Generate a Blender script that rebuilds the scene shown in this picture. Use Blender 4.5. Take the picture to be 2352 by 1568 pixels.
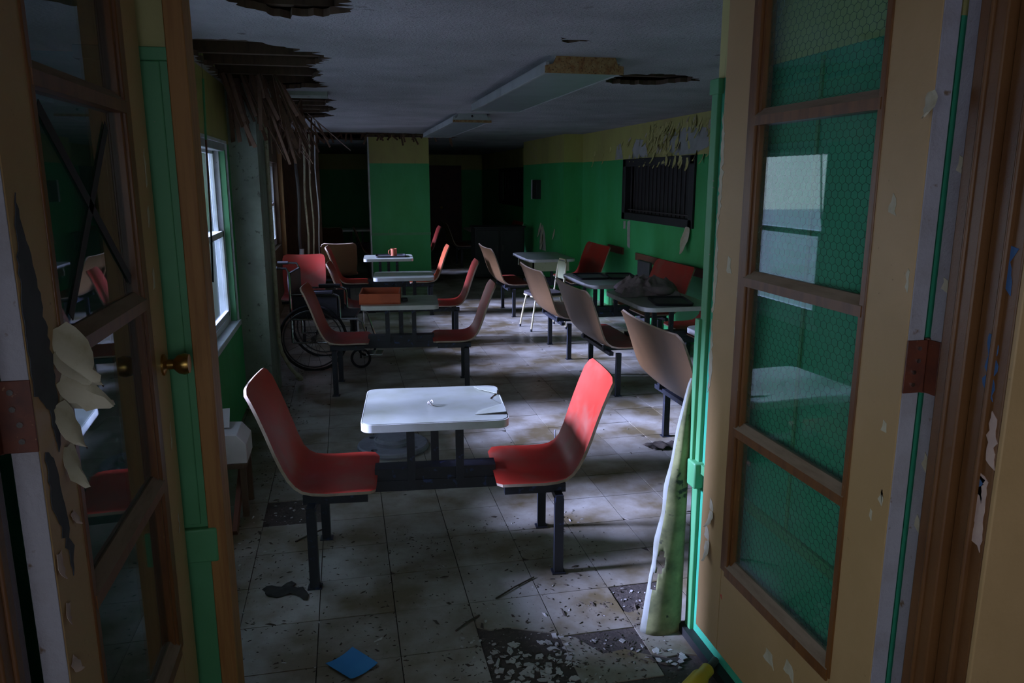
import bpy, bmesh, math, random
from mathutils import Vector, Matrix, noise
from mathutils.geometry import delaunay_2d_cdt
random.seed(7)
PI = math.pi
scene = bpy.context.scene
for o in list(bpy.data.objects):
    bpy.data.objects.remove(o)
col = scene.collection

# ------------------------------------------------------------------ camera
F, PITCH, YAW, CAMH = 1762.0, math.atan(374 / 1762.0), 0.0, 1.743
YAW = math.atan(391 * math.cos(PITCH) / F)
cd = bpy.data.cameras.new('camera')
cd.sensor_width = 36.0
cd.lens = F / 2352.0 * 36.0
cd.clip_start = 0.02
cam = bpy.data.objects.new('camera', cd)
col.objects.link(cam)
cam.location = (0, 0, CAMH)
cam.rotation_euler = (PI / 2 - PITCH, 0, -YAW)
scene.camera = cam
# ------------------------------------------------------------------ world, sun, exposure
w = bpy.data.worlds.new('overcast_sky')
scene.world = w
w.use_nodes = True
nt = w.node_tree
bg = nt.nodes['Background']
tc = nt.nodes.new('ShaderNodeTexCoord')
sx = nt.nodes.new('ShaderNodeSeparateXYZ')
rp = nt.nodes.new('ShaderNodeValToRGB')
rp.color_ramp.elements[0].position = 0.0
rp.color_ramp.elements[0].color = (0.80, 0.90, 1.0, 1)
rp.color_ramp.elements[1].position = 0.9
rp.color_ramp.elements[1].color = (0.42, 0.56, 0.85, 1)
nt.links.new(tc.outputs['Generated'], sx.inputs[0])
nt.links.new(sx.outputs['Z'], rp.inputs[0])
nt.links.new(rp.outputs[0], bg.inputs['Color'])
bg.inputs['Strength'].default_value = 2.5
sd = bpy.data.lights.new('hazy_sun_offscreen', 'SUN')
sd.energy = 30.0
sd.angle = math.radians(13)
sd.color = (0.50, 0.55, 1.0)
sun = bpy.data.objects.new('hazy_sun_offscreen', sd)
col.objects.link(sun)
SUN_EL, SUN_AZ = math.radians(23), math.radians(-6)
sdir = Vector((math.cos(SUN_EL) * math.cos(SUN_AZ), math.cos(SUN_EL) * math.sin(SUN_AZ), -math.sin(SUN_EL)))
sun.rotation_euler = sdir.to_track_quat('-Z', 'Y').to_euler()
sun.location = (-6, 4, 4)
vs = scene.view_settings
vs.view_transform = 'Standard'
vs.look = 'None'
vs.gamma = 1.0
vs.use_curve_mapping = False
vs.exposure = 0.3

# ------------------------------------------------------------------ materials
def node_mat(name):
    m = bpy.data.materials.new(name)
    m.use_nodes = True
    return m, m.node_tree, m.node_tree.nodes['Principled BSDF']

def coords(nt, world):
    if world:
        return nt.nodes.new('ShaderNodeNewGeometry').outputs['Position']
    return nt.nodes.new('ShaderNodeTexCoord').outputs['Object']

def mapped(nt, vec, scale):
    mp = nt.nodes.new('ShaderNodeMapping')
    mp.inputs['Scale'].default_value = scale if isinstance(scale, tuple) else (scale,) * 3
    nt.links.new(vec, mp.inputs['Vector'])
    return mp.outputs[0]

def noise_node(nt, vec, scale, detail=5, rough=0.6):
    n = nt.nodes.new('ShaderNodeTexNoise')
    n.inputs['Scale'].default_value = scale
    n.inputs['Detail'].default_value = detail
    n.inputs['Roughness'].default_value = rough
    nt.links.new(vec, n.inputs['Vector'])
    return n.outputs['Fac']

def ramp(nt, fac, stops):
    r = nt.nodes.new('ShaderNodeValToRGB')
    e = r.color_ramp.elements
    while len(e) < len(stops):
        e.new(0.5)
    for el, (p, c) in zip(e, stops):
        el.position = p
        el.color = (c, c, c, 1) if not isinstance(c, tuple) else (*c, 1)
    nt.links.new(fac, r.inputs[0])
    return r.outputs[0]

def mixc(nt, fac, a, b, mode='MIX'):
    m = nt.nodes.new('ShaderNodeMix')
    m.data_type = 'RGBA'
    m.blend_type = mode
    if isinstance(fac, float):
        m.inputs[0].default_value = fac
    else:
        nt.links.new(fac, m.inputs[0])
    for s, v in ((6, a), (7, b)):
        if isinstance(v, tuple):
            m.inputs[s].default_value = (*v, 1)
        else:
            nt.links.new(v, m.inputs[s])
    return m.outputs[2]

def bump(nt, bs, h, strength, dist=0.01):
    b = nt.nodes.new('ShaderNodeBump')
    b.inputs['Strength'].default_value = strength
    b.inputs['Distance'].default_value = dist
    nt.links.new(h, b.inputs['Height'])
    nt.links.new(b.outputs[0], bs.inputs['Normal'])

MATS = {}
def worn(name, base, alt, rough=0.6, scale=3.0, lo=0.45, hi=0.7, world=False, stretch=1.0,
         fine=None, fscale=40.0, flo=0.6, fhi=0.7, bstr=0.0, bscale=60.0, metal=0.0, rnd=0.0):
    """painted / worn surface: base colour, soft blotches of alt, small specks of fine"""
    m, nt, bs = node_mat(name)
    v = coords(nt, world)
    if stretch != 1.0:
        v = mapped(nt, v, stretch)
    c = mixc(nt, ramp(nt, noise_node(nt, v, scale), [(lo, 0.0), (hi, 1.0)]), base, alt)
    if fine:
        c = mixc(nt, ramp(nt, noise_node(nt, v, fscale, 3), [(flo, 0.0), (fhi, 1.0)]), c, fine)
    if rnd:
        oi = nt.nodes.new('ShaderNodeObjectInfo')
        c = mixc(nt, rnd, c, ramp(nt, oi.outputs['Random'], [(0.0, 0.35), (1.0, 1.0)]), 'MULTIPLY')
    nt.links.new(c, bs.inputs['Base Color'])
    bs.inputs['Roughness'].default_value = rough
    bs.inputs['Metallic'].default_value = metal
    if bstr:
        bump(nt, bs, noise_node(nt, v, bscale, 4), bstr)
    MATS[name] = m
    return m

def two_tone(name, split, green, green2, yellow, yellow2):
    m, nt, bs = node_mat(name)
    v = coords(nt, True)
    s = nt.nodes.new('ShaderNodeSeparateXYZ')
    nt.links.new(v, s.inputs[0])
    gt = nt.nodes.new('ShaderNodeMath')
    gt.operation = 'GREATER_THAN'
    gt.inputs[1].default_value = split
    nt.links.new(s.outputs['Z'], gt.inputs[0])
    n1 = ramp(nt, noise_node(nt, mapped(nt, v, (1, 1, 0.5)), 2.2, 6), [(0.4, 0.0), (0.7, 1.0)])
    g = mixc(nt, n1, green, green2)
    y = mixc(nt, n1, yellow, yellow2)
    c = mixc(nt, gt.outputs[0], g, y)
    st = ramp(nt, noise_node(nt, mapped(nt, v, (9, 9, 1.2)), 2.0, 5), [(0.62, 0.0), (0.8, 0.55)])
    c = mixc(nt, st, c, (0.05, 0.07, 0.04))
    nt.links.new(c, bs.inputs['Base Color'])
    bs.inputs['Roughness'].default_value = 0.5
    bump(nt, bs, noise_node(nt, v, 70, 3), 0.12)
    MATS[name] = m
    return m

GREEN, GREEN2 = (0.040, 0.33, 0.085), (0.055, 0.40, 0.135)
two_tone('wall_paint', 1.985, GREEN, GREEN2, (0.42, 0.40, 0.11), (0.36, 0.31, 0.10))
two_tone('lobby_paint', 2.07, (0.045, 0.36, 0.20), (0.055, 0.42, 0.25), (0.50, 0.46, 0.18), (0.42, 0.38, 0.14))
worn('green_trim', (0.085, 0.30, 0.125), (0.10, 0.34, 0.155), 0.45, 5, fine=(0.30, 0.30, 0.22), fscale=60, flo=0.72, fhi=0.76, world=True)
worn('tan_paint', (0.40, 0.25, 0.105), (0.46, 0.29, 0.13), 0.5, 2.5, world=True, fine=(0.20, 0.11, 0.04), fscale=55, flo=0.70, fhi=0.78, bstr=0.08)
worn('grey_paint', (0.33, 0.31, 0.34), (0.27, 0.24, 0.25), 0.6, 9, world=True, fine=(0.16, 0.10, 0.06), fscale=30, flo=0.66, fhi=0.74, bstr=0.3)
worn('cream_flake', (0.50, 0.45, 0.33), (0.40, 0.34, 0.22), 0.7, 20)
worn('pink_flake', (0.50, 0.36, 0.30), (0.42, 0.30, 0.27), 0.7, 20)
worn('slate_patch', (0.055, 0.060, 0.068), (0.035, 0.038, 0.045), 0.8, 12)
worn('blue_patch', (0.04, 0.11, 0.26), (0.06, 0.14, 0.30), 0.7, 12)
worn('brown_varnish', (0.17, 0.065, 0.016), (0.10, 0.035, 0.010), 0.38, 4, world=True, stretch=(8, 8, 1), fine=(0.30, 0.16, 0.07), fscale=20, flo=0.68, fhi=0.76)
worn('dusty_wood', (0.24, 0.17, 0.115), (0.17, 0.11, 0.065), 0.8, 6, world=True, stretch=(6, 1, 6))
worn('jamb_brown', (0.15, 0.062, 0.018), (0.11, 0.042, 0.012), 0.42, 3, world=True, bstr=0.1)
worn('rust_hinge', (0.13, 0.032, 0.014), (0.075, 0.02, 0.012), 0.5, 20, world=True, fine=(0.28, 0.14, 0.07), fscale=120, flo=0.68, fhi=0.74)
worn('pine', (0.36, 0.17, 0.045), (0.24, 0.095, 0.022), 0.6, 3, world=True, stretch=(18, 18, 0.8), fine=(0.07, 0.03, 0.012), fscale=5, flo=0.70, fhi=0.74)
worn('raw_wood', (0.30, 0.18, 0.07), (0.17, 0.09, 0.03), 0.8, 4, stretch=(10, 10, 1))
worn('old_wood', (0.10, 0.062, 0.035), (0.06, 0.037, 0.02), 0.9, 6, world=True, stretch=(4, 4, 1))
worn('lath', (0.12, 0.062, 0.033), (0.06, 0.032, 0.018), 0.9, 8)
worn('tile', (0.42, 0.395, 0.345), (0.15, 0.115, 0.06), 0.36, 2.6, 0.33, 0.62, world=True, fine=(0.075, 0.055, 0.032), fscale=90, flo=0.64, fhi=0.74, bstr=0.06, bscale=25, rnd=0.3)
worn('subfloor', (0.060, 0.045, 0.034), (0.032, 0.025, 0.02), 0.9, 8, world=True, fine=(0.13, 0.10, 0.08), fscale=60, bstr=0.5, bscale=40)
worn('debris', (0.045, 0.033, 0.022), (0.08, 0.06, 0.04), 0.95, 30)
worn('chip', (0.50, 0.47, 0.43), (0.34, 0.30, 0.25), 0.8, 14, rnd=0.5)
worn('black_metal', (0.013, 0.014, 0.019), (0.02, 0.022, 0.03), 0.45, 10, fine=(0.03, 0.05, 0.13), fscale=24, flo=0.60, fhi=0.70)
worn('blue_metal', (0.018, 0.03, 0.10), (0.03, 0.055, 0.20), 0.45, 10, fine=(0.01, 0.01, 0.015), fscale=24)
worn('laminate_top', (0.29, 0.305, 0.26), (0.22, 0.23, 0.165), 0.3, 4, fine=(0.12, 0.11, 0.08), fscale=30, flo=0.70, fhi=0.80)
worn('laminate_yellowed', (0.38, 0.40, 0.24), (0.30, 0.30, 0.16), 0.35, 4, fine=(0.12, 0.11, 0.08), fscale=30, flo=0.66, fhi=0.78)
worn('edge_band', (0.50, 0.50, 0.46), (0.40, 0.38, 0.33), 0.4, 8, fine=(0.14, 0.10, 0.07), fscale=50, flo=0.70, fhi=0.76)
worn('underside', (0.34, 0.27, 0.18), (0.22, 0.17, 0.11), 0.8, 8)
def red_shell(nm, a, b):
    worn(nm, a, b, 0.38, 3.0, 0.4, 0.8, fine=(0.24, 0.12, 0.085), fscale=5, flo=0.48, fhi=0.9)
red_shell('shell_red', (0.36, 0.024, 0.014), (0.25, 0.04, 0.024))
red_shell('shell_orange', (0.38, 0.06, 0.016), (0.28, 0.06, 0.024))
worn('shell_back', (0.125, 0.064, 0.026), (0.092, 0.047, 0.019), 0.4, 4, fine=(0.15, 0.09, 0.05), fscale=60, flo=0.6, fhi=0.8)
worn('shell_edge', (0.36, 0.27, 0.19), (0.25, 0.17, 0.11), 0.7, 20)
worn('fixture_white', (0.36, 0.38, 0.37), (0.27, 0.28, 0.26), 0.5, 3)
worn('fixture_rust', (0.36, 0.24, 0.10), (0.24, 0.10, 0.03), 0.7, 26, 0.35, 0.65, fine=(0.10, 0.04, 0.015), fscale=90, flo=0.55, fhi=0.65)
worn('lens', (0.26, 0.30, 0.29), (0.20, 0.24, 0.22), 0.3, 5)
worn('white_frame', (0.62, 0.64, 0.64), (0.45, 0.46, 0.44), 0.5, 6, world=True, fine=(0.10, 0.09, 0.07), fscale=50, flo=0.66, fhi=0.74)
worn('pilaster', (0.26, 0.30, 0.24), (0.17, 0.19, 0.15), 0.7, 3, world=True, fine=(0.06, 0.06, 0.045), fscale=25, flo=0.62, fhi=0.72, bstr=0.2)
worn('pipe_paint', (0.42, 0.40, 0.27), (0.30, 0.26, 0.15), 0.6, 14, fine=(0.10, 0.07, 0.03), fscale=40)
worn('dark_frame', (0.013, 0.013, 0.013), (0.02, 0.019, 0.018), 0.6, 8)
worn('rubber', (0.012, 0.012, 0.013), (0.02, 0.02, 0.02), 0.8, 10)
worn('vinyl_black', (0.014, 0.013, 0.015), (0.02, 0.02, 0.022), 0.5, 10)
worn('vinyl_grey', (0.055, 0.045, 0.045), (0.04, 0.034, 0.034), 0.6, 10)
worn('cream_tube', (0.50, 0.44, 0.27), (0.38, 0.32, 0.18), 0.35, 14)
worn('chrome', (0.70, 0.70, 0.70), (0.5, 0.48, 0.44), 0.2, 20, metal=1.0)
worn('brass', (0.50, 0.30, 0.08), (0.26, 0.14, 0.04), 0.32, 18, metal=1.0)
worn('cloth_grey', (0.24, 0.18, 0.182), (0.17, 0.127, 0.13), 0.95, 10)
worn('tray_dark', (0.055, 0.055, 0.055), (0.08, 0.08, 0.075), 0.45, 6)
worn('box_orange', (0.42, 0.075, 0.018), (0.30, 0.05, 0.015), 0.5, 6, fine=(0.5, 0.3, 0.2), fscale=60, flo=0.72, fhi=0.78)
worn('mug_terracotta', (0.42, 0.11, 0.05), (0.34, 0.09, 0.04), 0.45, 6)
worn('paper_blue', (0.012, 0.16, 0.36), (0.02, 0.19, 0.40), 0.7, 6)
worn('rag', (0.022, 0.021, 0.017), (0.04, 0.036, 0.028), 0.95, 14)
worn('white_card', (0.60, 0.55, 0.53), (0.52, 0.48, 0.46), 0.6, 6)
worn('iron_grey', (0.22, 0.22, 0.26), (0.15, 0.15, 0.18), 0.5, 12, fine=(0.22, 0.2, 0.2), fscale=30, flo=0.66, fhi=0.76)
worn('yellow_plastic', (0.55, 0.42, 0.03), (0.45, 0.33, 0.03), 0.45, 10)
worn('dark_pole', (0.06, 0.055, 0.05), (0.045, 0.04, 0.04), 0.5, 10)
worn('mildew_sheet', (0.26, 0.26, 0.10), (0.08, 0.085, 0.03), 0.8, 6, 0.34, 0.60, fine=(0.02, 0.02, 0.01), fscale=18, flo=0.64, fhi=0.70)
worn('sheet_pale', (0.25, 0.26, 0.23), (0.17, 0.175, 0.12), 0.8, 8, fine=(0.05, 0.05, 0.03), fscale=22, flo=0.68, fhi=0.74)
worn('plaster_bare', (0.34, 0.34, 0.30), (0.27, 0.28, 0.23), 0.9, 8)
worn('yellow_flake', (0.52, 0.47, 0.17), (0.42, 0.38, 0.12), 0.7, 12)
worn('maroon_door', (0.075, 0.012, 0.010), (0.05, 0.010, 0.010), 0.5, 4, world=True)
worn('tape_black', (0.008, 0.008, 0.008), (0.012, 0.012, 0.012), 0.7, 10)
worn('hall_plaster', (0.30, 0.25, 0.18), (0.24, 0.20, 0.15), 0.8, 3, world=True)
worn('ground_bounce', (0.24, 0.25, 0.22), (0.18, 0.21, 0.14), 0.95, 1, world=True)  # unseen ground, colour raised to bounce light up onto the ceiling
worn('rail_wood', (0.16, 0.055, 0.025), (0.10, 0.04, 0.02), 0.6, 6)
worn('wire', (0.012, 0.035, 0.028), (0.02, 0.04, 0.03), 0.6, 6)
worn('red_dot', (0.55, 0.01, 0.01), (0.5, 0.01, 0.01), 0.5, 6)

def ceiling_mat():
    m, nt, bs = node_mat('popcorn_ceiling')
    v = coords(nt, True)
    c = mixc(nt, ramp(nt, noise_node(nt, v, 1.6, 6), [(0.35, 0.0), (0.72, 1.0)]), (0.44, 0.43, 0.44), (0.27, 0.27, 0.26))
    c = mixc(nt, ramp(nt, noise_node(nt, v, 9, 5), [(0.66, 0.0), (0.76, 0.8)]), c, (0.07, 0.06, 0.045))
    nt.links.new(c, bs.inputs['Base Color'])
    bs.inputs['Roughness'].default_value = 0.75
    bump(nt, bs, noise_node(nt, v, 55, 3, 0.7), 1.0, 0.02)
    MATS['popcorn_ceiling'] = m
ceiling_mat()

def glass_mat(name, tint, dirt, dirtcol):
    m = bpy.data.materials.new(name)
    m.use_nodes = True
    nt = m.node_tree
    nt.nodes.remove(nt.nodes['Principled BSDF'])
    out = nt.nodes['Material Output']
    tr = nt.nodes.new('ShaderNodeBsdfTransparent')
    tr.inputs[0].default_value = (*tint, 1)
    gl = nt.nodes.new('ShaderNodeBsdfGlossy')
    gl.inputs['Roughness'].default_value = 0.015
    gl.inputs['Color'].default_value = (0.9, 0.95, 1, 1)
    lw = nt.nodes.new('ShaderNodeLayerWeight')
    lw.inputs['Blend'].default_value = 0.5
    pw = nt.nodes.new('ShaderNodeMath'); pw.operation = 'POWER'; pw.inputs[1].default_value = 5.0
    nt.links.new(lw.outputs['Facing'], pw.inputs[0])
    fr = nt.nodes.new('ShaderNodeMath'); fr.operation = 'MULTIPLY_ADD'
    fr.inputs[1].default_value, fr.inputs[2].default_value = 0.96, 0.04
    nt.links.new(pw.outputs[0], fr.inputs[0])
    mx = nt.nodes.new('ShaderNodeMixShader')
    nt.links.new(fr.outputs[0], mx.inputs[0])
    nt.links.new(tr.outputs[0], mx.inputs[1])
    nt.links.new(gl.outputs[0], mx.inputs[2])
    df = nt.nodes.new('ShaderNodeBsdfDiffuse')
    df.inputs[0].default_value = (*dirtcol, 1)
    v = coords(nt, True)
    d = ramp(nt, noise_node(nt, v, 4, 6), [(0.35, dirt * 0.25), (0.8, dirt * 1.6)])
    m2 = nt.nodes.new('ShaderNodeMixShader')
    nt.links.new(d, m2.inputs[0])
    nt.links.new(mx.outputs[0], m2.inputs[1])
    nt.links.new(df.outputs[0], m2.inputs[2])
    nt.links.new(m2.outputs[0], out.inputs[0])
    MATS[name] = m
glass_mat('wired_glass', (0.80, 0.93, 0.90), 0.05, (0.4, 0.55, 0.5))
glass_mat('dusty_glass', (0.70, 0.78, 0.76), 0.06, (0.30, 0.34, 0.33))
glass_mat('window_glass', (0.93, 0.96, 0.97), 0.03, (0.6, 0.62, 0.6))

# ------------------------------------------------------------------ mesh helpers
class MB:
    def __init__(s):
        s.v, s.f, s.m = [], [], []
    def add(s, vs, fs, mi=0, mx=None):
        b = len(s.v)
        s.v += [tuple(mx @ Vector(p)) if mx else tuple(p) for p in vs]
        s.f += [tuple(b + i for i in f) for f in fs]
        s.m += [mi] * len(fs)
        return s
    def box(s, x0, x1, y0, y1, z0, z1, mi=0, mx=None):
        vs = [(x0, y0, z0), (x1, y0, z0), (x1, y1, z0), (x0, y1, z0), (x0, y0, z1), (x1, y0, z1), (x1, y1, z1), (x0, y1, z1)]
        return s.add(vs, [(0, 3, 2, 1), (4, 5, 6, 7), (0, 1, 5, 4), (1, 2, 6, 5), (2, 3, 7, 6), (3, 0, 4, 7)], mi, mx)
    def tube(s, pts, r, n=8, mi=0, cap=True):
        pts = [Vector(p) for p in pts]
        rings, prev = [], None
        for i, p in enumerate(pts):
            a = pts[min(i + 1, len(pts) - 1)] - pts[max(i - 1, 0)]
            a.normalize()
            if prev is None:
                u = a.orthogonal().normalized()
            else:
                u = (prev - a * prev.dot(a)).normalized()
            prev = u
            q = a.cross(u)
            rr = r[i] if isinstance(r, (list, tuple)) else r
            rings.append([p + (u * math.cos(2 * PI * k / n) + q * math.sin(2 * PI * k / n)) * rr for k in range(n)])
        vs = [p for rg in rings for p in rg]
        fs = [(i * n + k, i * n + (k + 1) % n, (i + 1) * n + (k + 1) % n, (i + 1) * n + k) for i in range(len(pts) - 1) for k in range(n)]
        if cap:
            fs += [tuple(range(n - 1, -1, -1)), tuple((len(pts) - 1) * n + k for k in range(n))]
        return s.add(vs, fs, mi)
    def prism(s, poly, z0, z1, mi=0, mx=None, mtop=None):
        n = len(poly)
        vs = [(x, y, z0) for x, y in poly] + [(x, y, z1) for x, y in poly]
        s.add(vs, [(i, (i + 1) % n, n + (i + 1) % n, n + i) for i in range(n)] + [tuple(range(n - 1, -1, -1))], mi, mx)
        b = len(s.v) - n
        s.f.append(tuple(b + i for i in range(n)))
        s.m.append(mi if mtop is None else mtop)
        return s
    def lathe(s, prof, n=20, mi=0, mx=None):
        vs = [(r * math.cos(2 * PI * k / n), r * math.sin(2 * PI * k / n), z) for r, z in prof for k in range(n)]
        fs = [(i * n + k, i * n + (k + 1) % n, (i + 1) * n + (k + 1) % n, (i + 1) * n + k) for i in range(len(prof) - 1) for k in range(n)]
        fs += [tuple(range(n - 1, -1, -1)), tuple((len(prof) - 1) * n + k for k in range(n))]
        return s.add(vs, fs, mi, mx)
    def mesh(s, name, mats, off=None, smooth=True, angle=0.6):
        me = bpy.data.meshes.new(name)
        vv = s.v if off is None else [(a - off[0], b - off[1], c - off[2]) for a, b, c in s.v]
        me.from_pydata(vv, [], s.f)
        for m in (mats if isinstance(mats, (list, tuple)) else [mats]):
            me.materials.append(MATS[m])
        me.polygons.foreach_set('material_index', s.m)
        bm = bmesh.new()
        bm.from_mesh(me)
        bmesh.ops.recalc_face_normals(bm, faces=bm.faces)
        bm.to_mesh(me)
        bm.free()
        if smooth:
            me.polygons.foreach_set('use_smooth', [True] * len(me.polygons))
            me.set_sharp_from_angle(angle=angle)
        me.update()
        return me
    def build(s, name, mats, parent=None, off=None, bevel=0.0, smooth=True, angle=0.6):
        o = bpy.data.objects.new(name, s.mesh(name, mats, off, smooth, angle))
        col.objects.link(o)
        if parent:
            o.parent = parent
        if bevel:
            b = o.modifiers.new('bevel', 'BEVEL')
            b.width, b.segments, b.limit_method = bevel, 2, 'ANGLE'
        return o

def tag(o, label=None, cat=None, group=None, kind=None):
    if label: o['label'] = label
    if cat: o['category'] = cat
    if group: o['group'] = group
    if kind: o['kind'] = kind
    return o

def thing(name, loc, label, cat, group=None, rz=0.0, kind=None):
    o = bpy.data.objects.new(name, None)
    o.empty_display_size = 0.1
    col.objects.link(o)
    o.location = loc
    o.rotation_euler = (0, 0, rz)
    return tag(o, label, cat, group, kind)

def inst(me, name, parent=None, mx=None):
    o = bpy.data.objects.new(name, me)
    col.objects.link(o)
    if parent: o.parent = parent
    if mx is not None: o.matrix_local = mx
    return o

def struct(mb, name, mats, label, cat, bevel=0.0, smooth=False, parent=None):
    o = mb.build(name, mats, parent, bevel=bevel, smooth=smooth)
    if parent is None: tag(o, label, cat, None, 'structure')
    return o

def rrect(x0, x1, y0, y1, r, n=5):
    pts = []
    for cx, cy, a0 in ((x1 - r, y1 - r, 0), (x0 + r, y1 - r, 90), (x0 + r, y0 + r, 180), (x1 - r, y0 + r, 270)):
        for k in range(n + 1):
            a = math.radians(a0 + 90 * k / n)
            pts.append((cx + r * math.cos(a), cy + r * math.sin(a)))
    return pts

def rough_poly(poly, step, amp, rnd):
    out = []
    n = len(poly)
    for i in range(n):
        a, b = Vector(poly[i]), Vector(poly[(i + 1) % n])
        k = max(1, int((b - a).length / step))
        nrm = Vector((-(b - a).y, (b - a).x)).normalized()
        for j in range(k):
            p = a.lerp(b, j / k) + nrm * rnd.gauss(0, amp) * (1.0 if rnd.random() < 0.75 else 2.2)
            out.append((p.x, p.y))
    return out

# ------------------------------------------------------------------ the shell of the place
CZ = 2.40                      # dining-room ceiling
XL, XR = -0.80, 3.60           # dining-room side walls
# wall panel with rectangular openings, standing at x = const (thickness to outer side)
def wall_x(x0, x1, y0, y1, z0, z1, holes):
    mb = MB()
    holes = sorted(holes)
    y = y0
    for (a, b, c, d) in holes:
        if a > y: mb.box(x0, x1, y, a, z0, z1)
        mb.box(x0, x1, a, b, z0, c)
        mb.box(x0, x1, a, b, d, z1)
        y = b
    if y < y1: mb.box(x0, x1, y, y1, z0, z1)
    return mb

WL = [(2.62, 4.20, 0.72, 2.0), (4.8, 5.87, 0.72, 2.0)]
struct(wall_x(XL - 0.1, XL, 2.33, 6.1, 0, 2.8, WL), 'wall_left', 'wall_paint', 'green and yellow painted side wall with white framed window', 'wall')
WL2 = [(6.95, 8.2, 0.85, 1.95), (8.6, 11.2, 0.85, 1.95)]
struct(wall_x(XL - 0.2, XL - 0.06, 6.1, 12.0, 0, 2.8, WL2), 'wall_left.001', 'old_wood', 'stripped dark wall with bare studs behind the wheelchair', 'wall')
WL3 = [(14.6, 15.1, 1.2, 2.0)]
struct(wall_x(XL - 0.2, XL, 12.0, 22.2, 0, 2.8, WL3), 'wall_left.002', 'wall_paint', 'dim green side wall of the room beyond the wide pier', 'wall')
WR = [(7.58, 9.67, 1.245, 1.965)]
wall_r = struct(wall_x(XR, XR + 0.2, 2.4, 11.5, 0, 2.8, WR), 'wall_right', 'wall_paint', 'green wall with peeling yellow top band and barred window', 'wall')
mb = MB().box(3.30, XR + 0.2, 11.5, 14.2, 0, 2.8)
pier_r = struct(mb, 'wall_right.001', 'wall_paint', 'projecting green and yellow wall section with torn paint strips', 'wall')
WR3 = [(16.6, 19.4, 1.15, 1.97)]
struct(wall_x(3.9, 4.1, 14.2, 22.2, 0, 2.8, WR3), 'wall_right.002', 'wall_paint', 'far green wall under a stained yellow band', 'wall')
struct(MB().box(-1.0, 4.1, 22.0, 22.2, 0, 2.8), 'wall_back', 'wall_paint', 'dark end wall of the dining room', 'wall')
# wide pier in the middle of the room
mb = MB().box(0.445, 1.42, 13.0, 13.35, 0, 2.45)
pier = struct(mb, 'wall_pier', 'wall_paint', 'wide freestanding green pier with yellow top', 'wall')
MB().box(0.425, 0.447, 12.985, 13.36, 0, 2.45).build('corner_strip', 'white_frame', pier)
MB().box(0.44, 1.425, 12.985, 13.0, 0.82, 0.86).build('chair_rail', 'green_trim', pier)
# stub of a demolished partition by the stripped wall
struct(MB().box(-0.86, -0.32, 11.9, 12.0, 0, 2.45), 'wall_stub', 'old_wood', 'black stub of a demolished partition with hanging cables', 'wall')

# --- ceiling with real holes
def inside(p, poly):
    c = False
    n = len(poly)
    for i in range(n):
        (x0, y0), (x1, y1) = poly[i], poly[(i + 1) % n]
        if (y0 > p[1]) != (y1 > p[1]) and p[0] < x0 + (p[1] - y0) / (y1 - y0) * (x1 - x0):
            c = not c
    return c
def ceiling():
    rnd = random.Random(3)
    holes = [
        [(-0.42, 2.85), (0.0, 2.9), (0.06, 3.36), (-0.02, 3.47), (-0.25, 3.52), (-0.40, 3.25)],
        [(-0.76, 4.2), (-0.62, 4.13), (-0.43, 4.13), (-0.16, 4.40), (-0.04, 4.62), (-0.13, 4.95), (-0.09, 5.35), (-0.17, 5.6), (-0.06, 6.05), (-0.35, 6.2), (-0.77, 6.22)],
        [(-0.62, 6.78), (-0.2, 6.72), (-0.03, 7.0), (-0.12, 7.4), (-0.01, 7.9), (-0.15, 8.3), (-0.05, 8.75), (-0.5, 9.4), (-0.78, 11.2), (-0.8, 6.9)],
        [(-0.78, 11.85), (0.5, 11.75), (1.35, 12.0), (1.9, 12.9), (1.6, 13.2), (1.44, 12.96), (0.43, 12.96), (0.4, 14.1), (-0.4, 13.7), (-0.78, 12.3)],
        [(1.76, 5.2), (1.83, 4.93), (2.02, 4.83), (2.26, 4.93), (2.42, 5.1), (2.25, 5.38), (2.05, 5.45), (1.86, 5.36)],
        [(1.05, 3.74), (1.11, 3.76), (1.14, 3.80), (1.22, 3.79), (1.2, 3.83), (1.1, 3.82)],
    ]
    outer = [(-1.0, 2.33), (4.1, 2.33), (4.1, 22.2), (-1.0, 22.2)]
    vs, es = [], []
    polys = [outer] + [rough_poly(h, 0.028, 0.013, rnd) for h in holes]
    for p in polys:
        b = len(vs)
        vs += [Vector(q) for q in p]
        es += [(b + i, b + (i + 1) % len(p)) for i in range(len(p))]
    r = delaunay_2d_cdt(vs, es, [], 1, 1e-5)
    V = r[0]
    Fc = [f for f in r[2] if not any(inside(sum((V[i] for i in f), Vector((0, 0))) / len(f), h) for h in polys[1:])]
    mb = MB()
    mb.add([(p.x, p.y, CZ) for p in V], [tuple(f) for f in Fc])
    mb.add([(p.x, p.y, CZ + 0.03) for p in V], [tuple(f) for f in Fc], 1)
    cnt = {}
    for f in Fc:
        for i in range(len(f)):
            k = tuple(sorted((f[i], f[(i + 1) % len(f)])))
            cnt[k] = cnt.get(k, 0) + 1
    n = len(V)
    for (a, b), c in cnt.items():
        if c == 1:
            mb.f.append((a, b, n + b, n + a)); mb.m.append(1)
    o = bpy.data.objects.new('ceiling', bpy.data.meshes.new('ceiling'))
    o.data.from_pydata(mb.v, [], mb.f)
    o.data.materials.append(MATS['popcorn_ceiling'])
    o.data.materials.append(MATS['old_wood'])
    o.data.polygons.foreach_set('material_index', mb.m)
    col.objects.link(o)
    tag(o, 'stained popcorn ceiling with collapsed black holes', 'ceiling', None, 'structure')
    return o
ceil = ceiling()
jm = MB().box(-1.0, 4.1, -0.025, 0.025, 2.44, 2.60).mesh('joist', 'old_wood')
for k in range(24):
    inst(jm, 'joist', ceil, Matrix.Translation((0, 2.6 + 0.45 * k, 0)))
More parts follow.
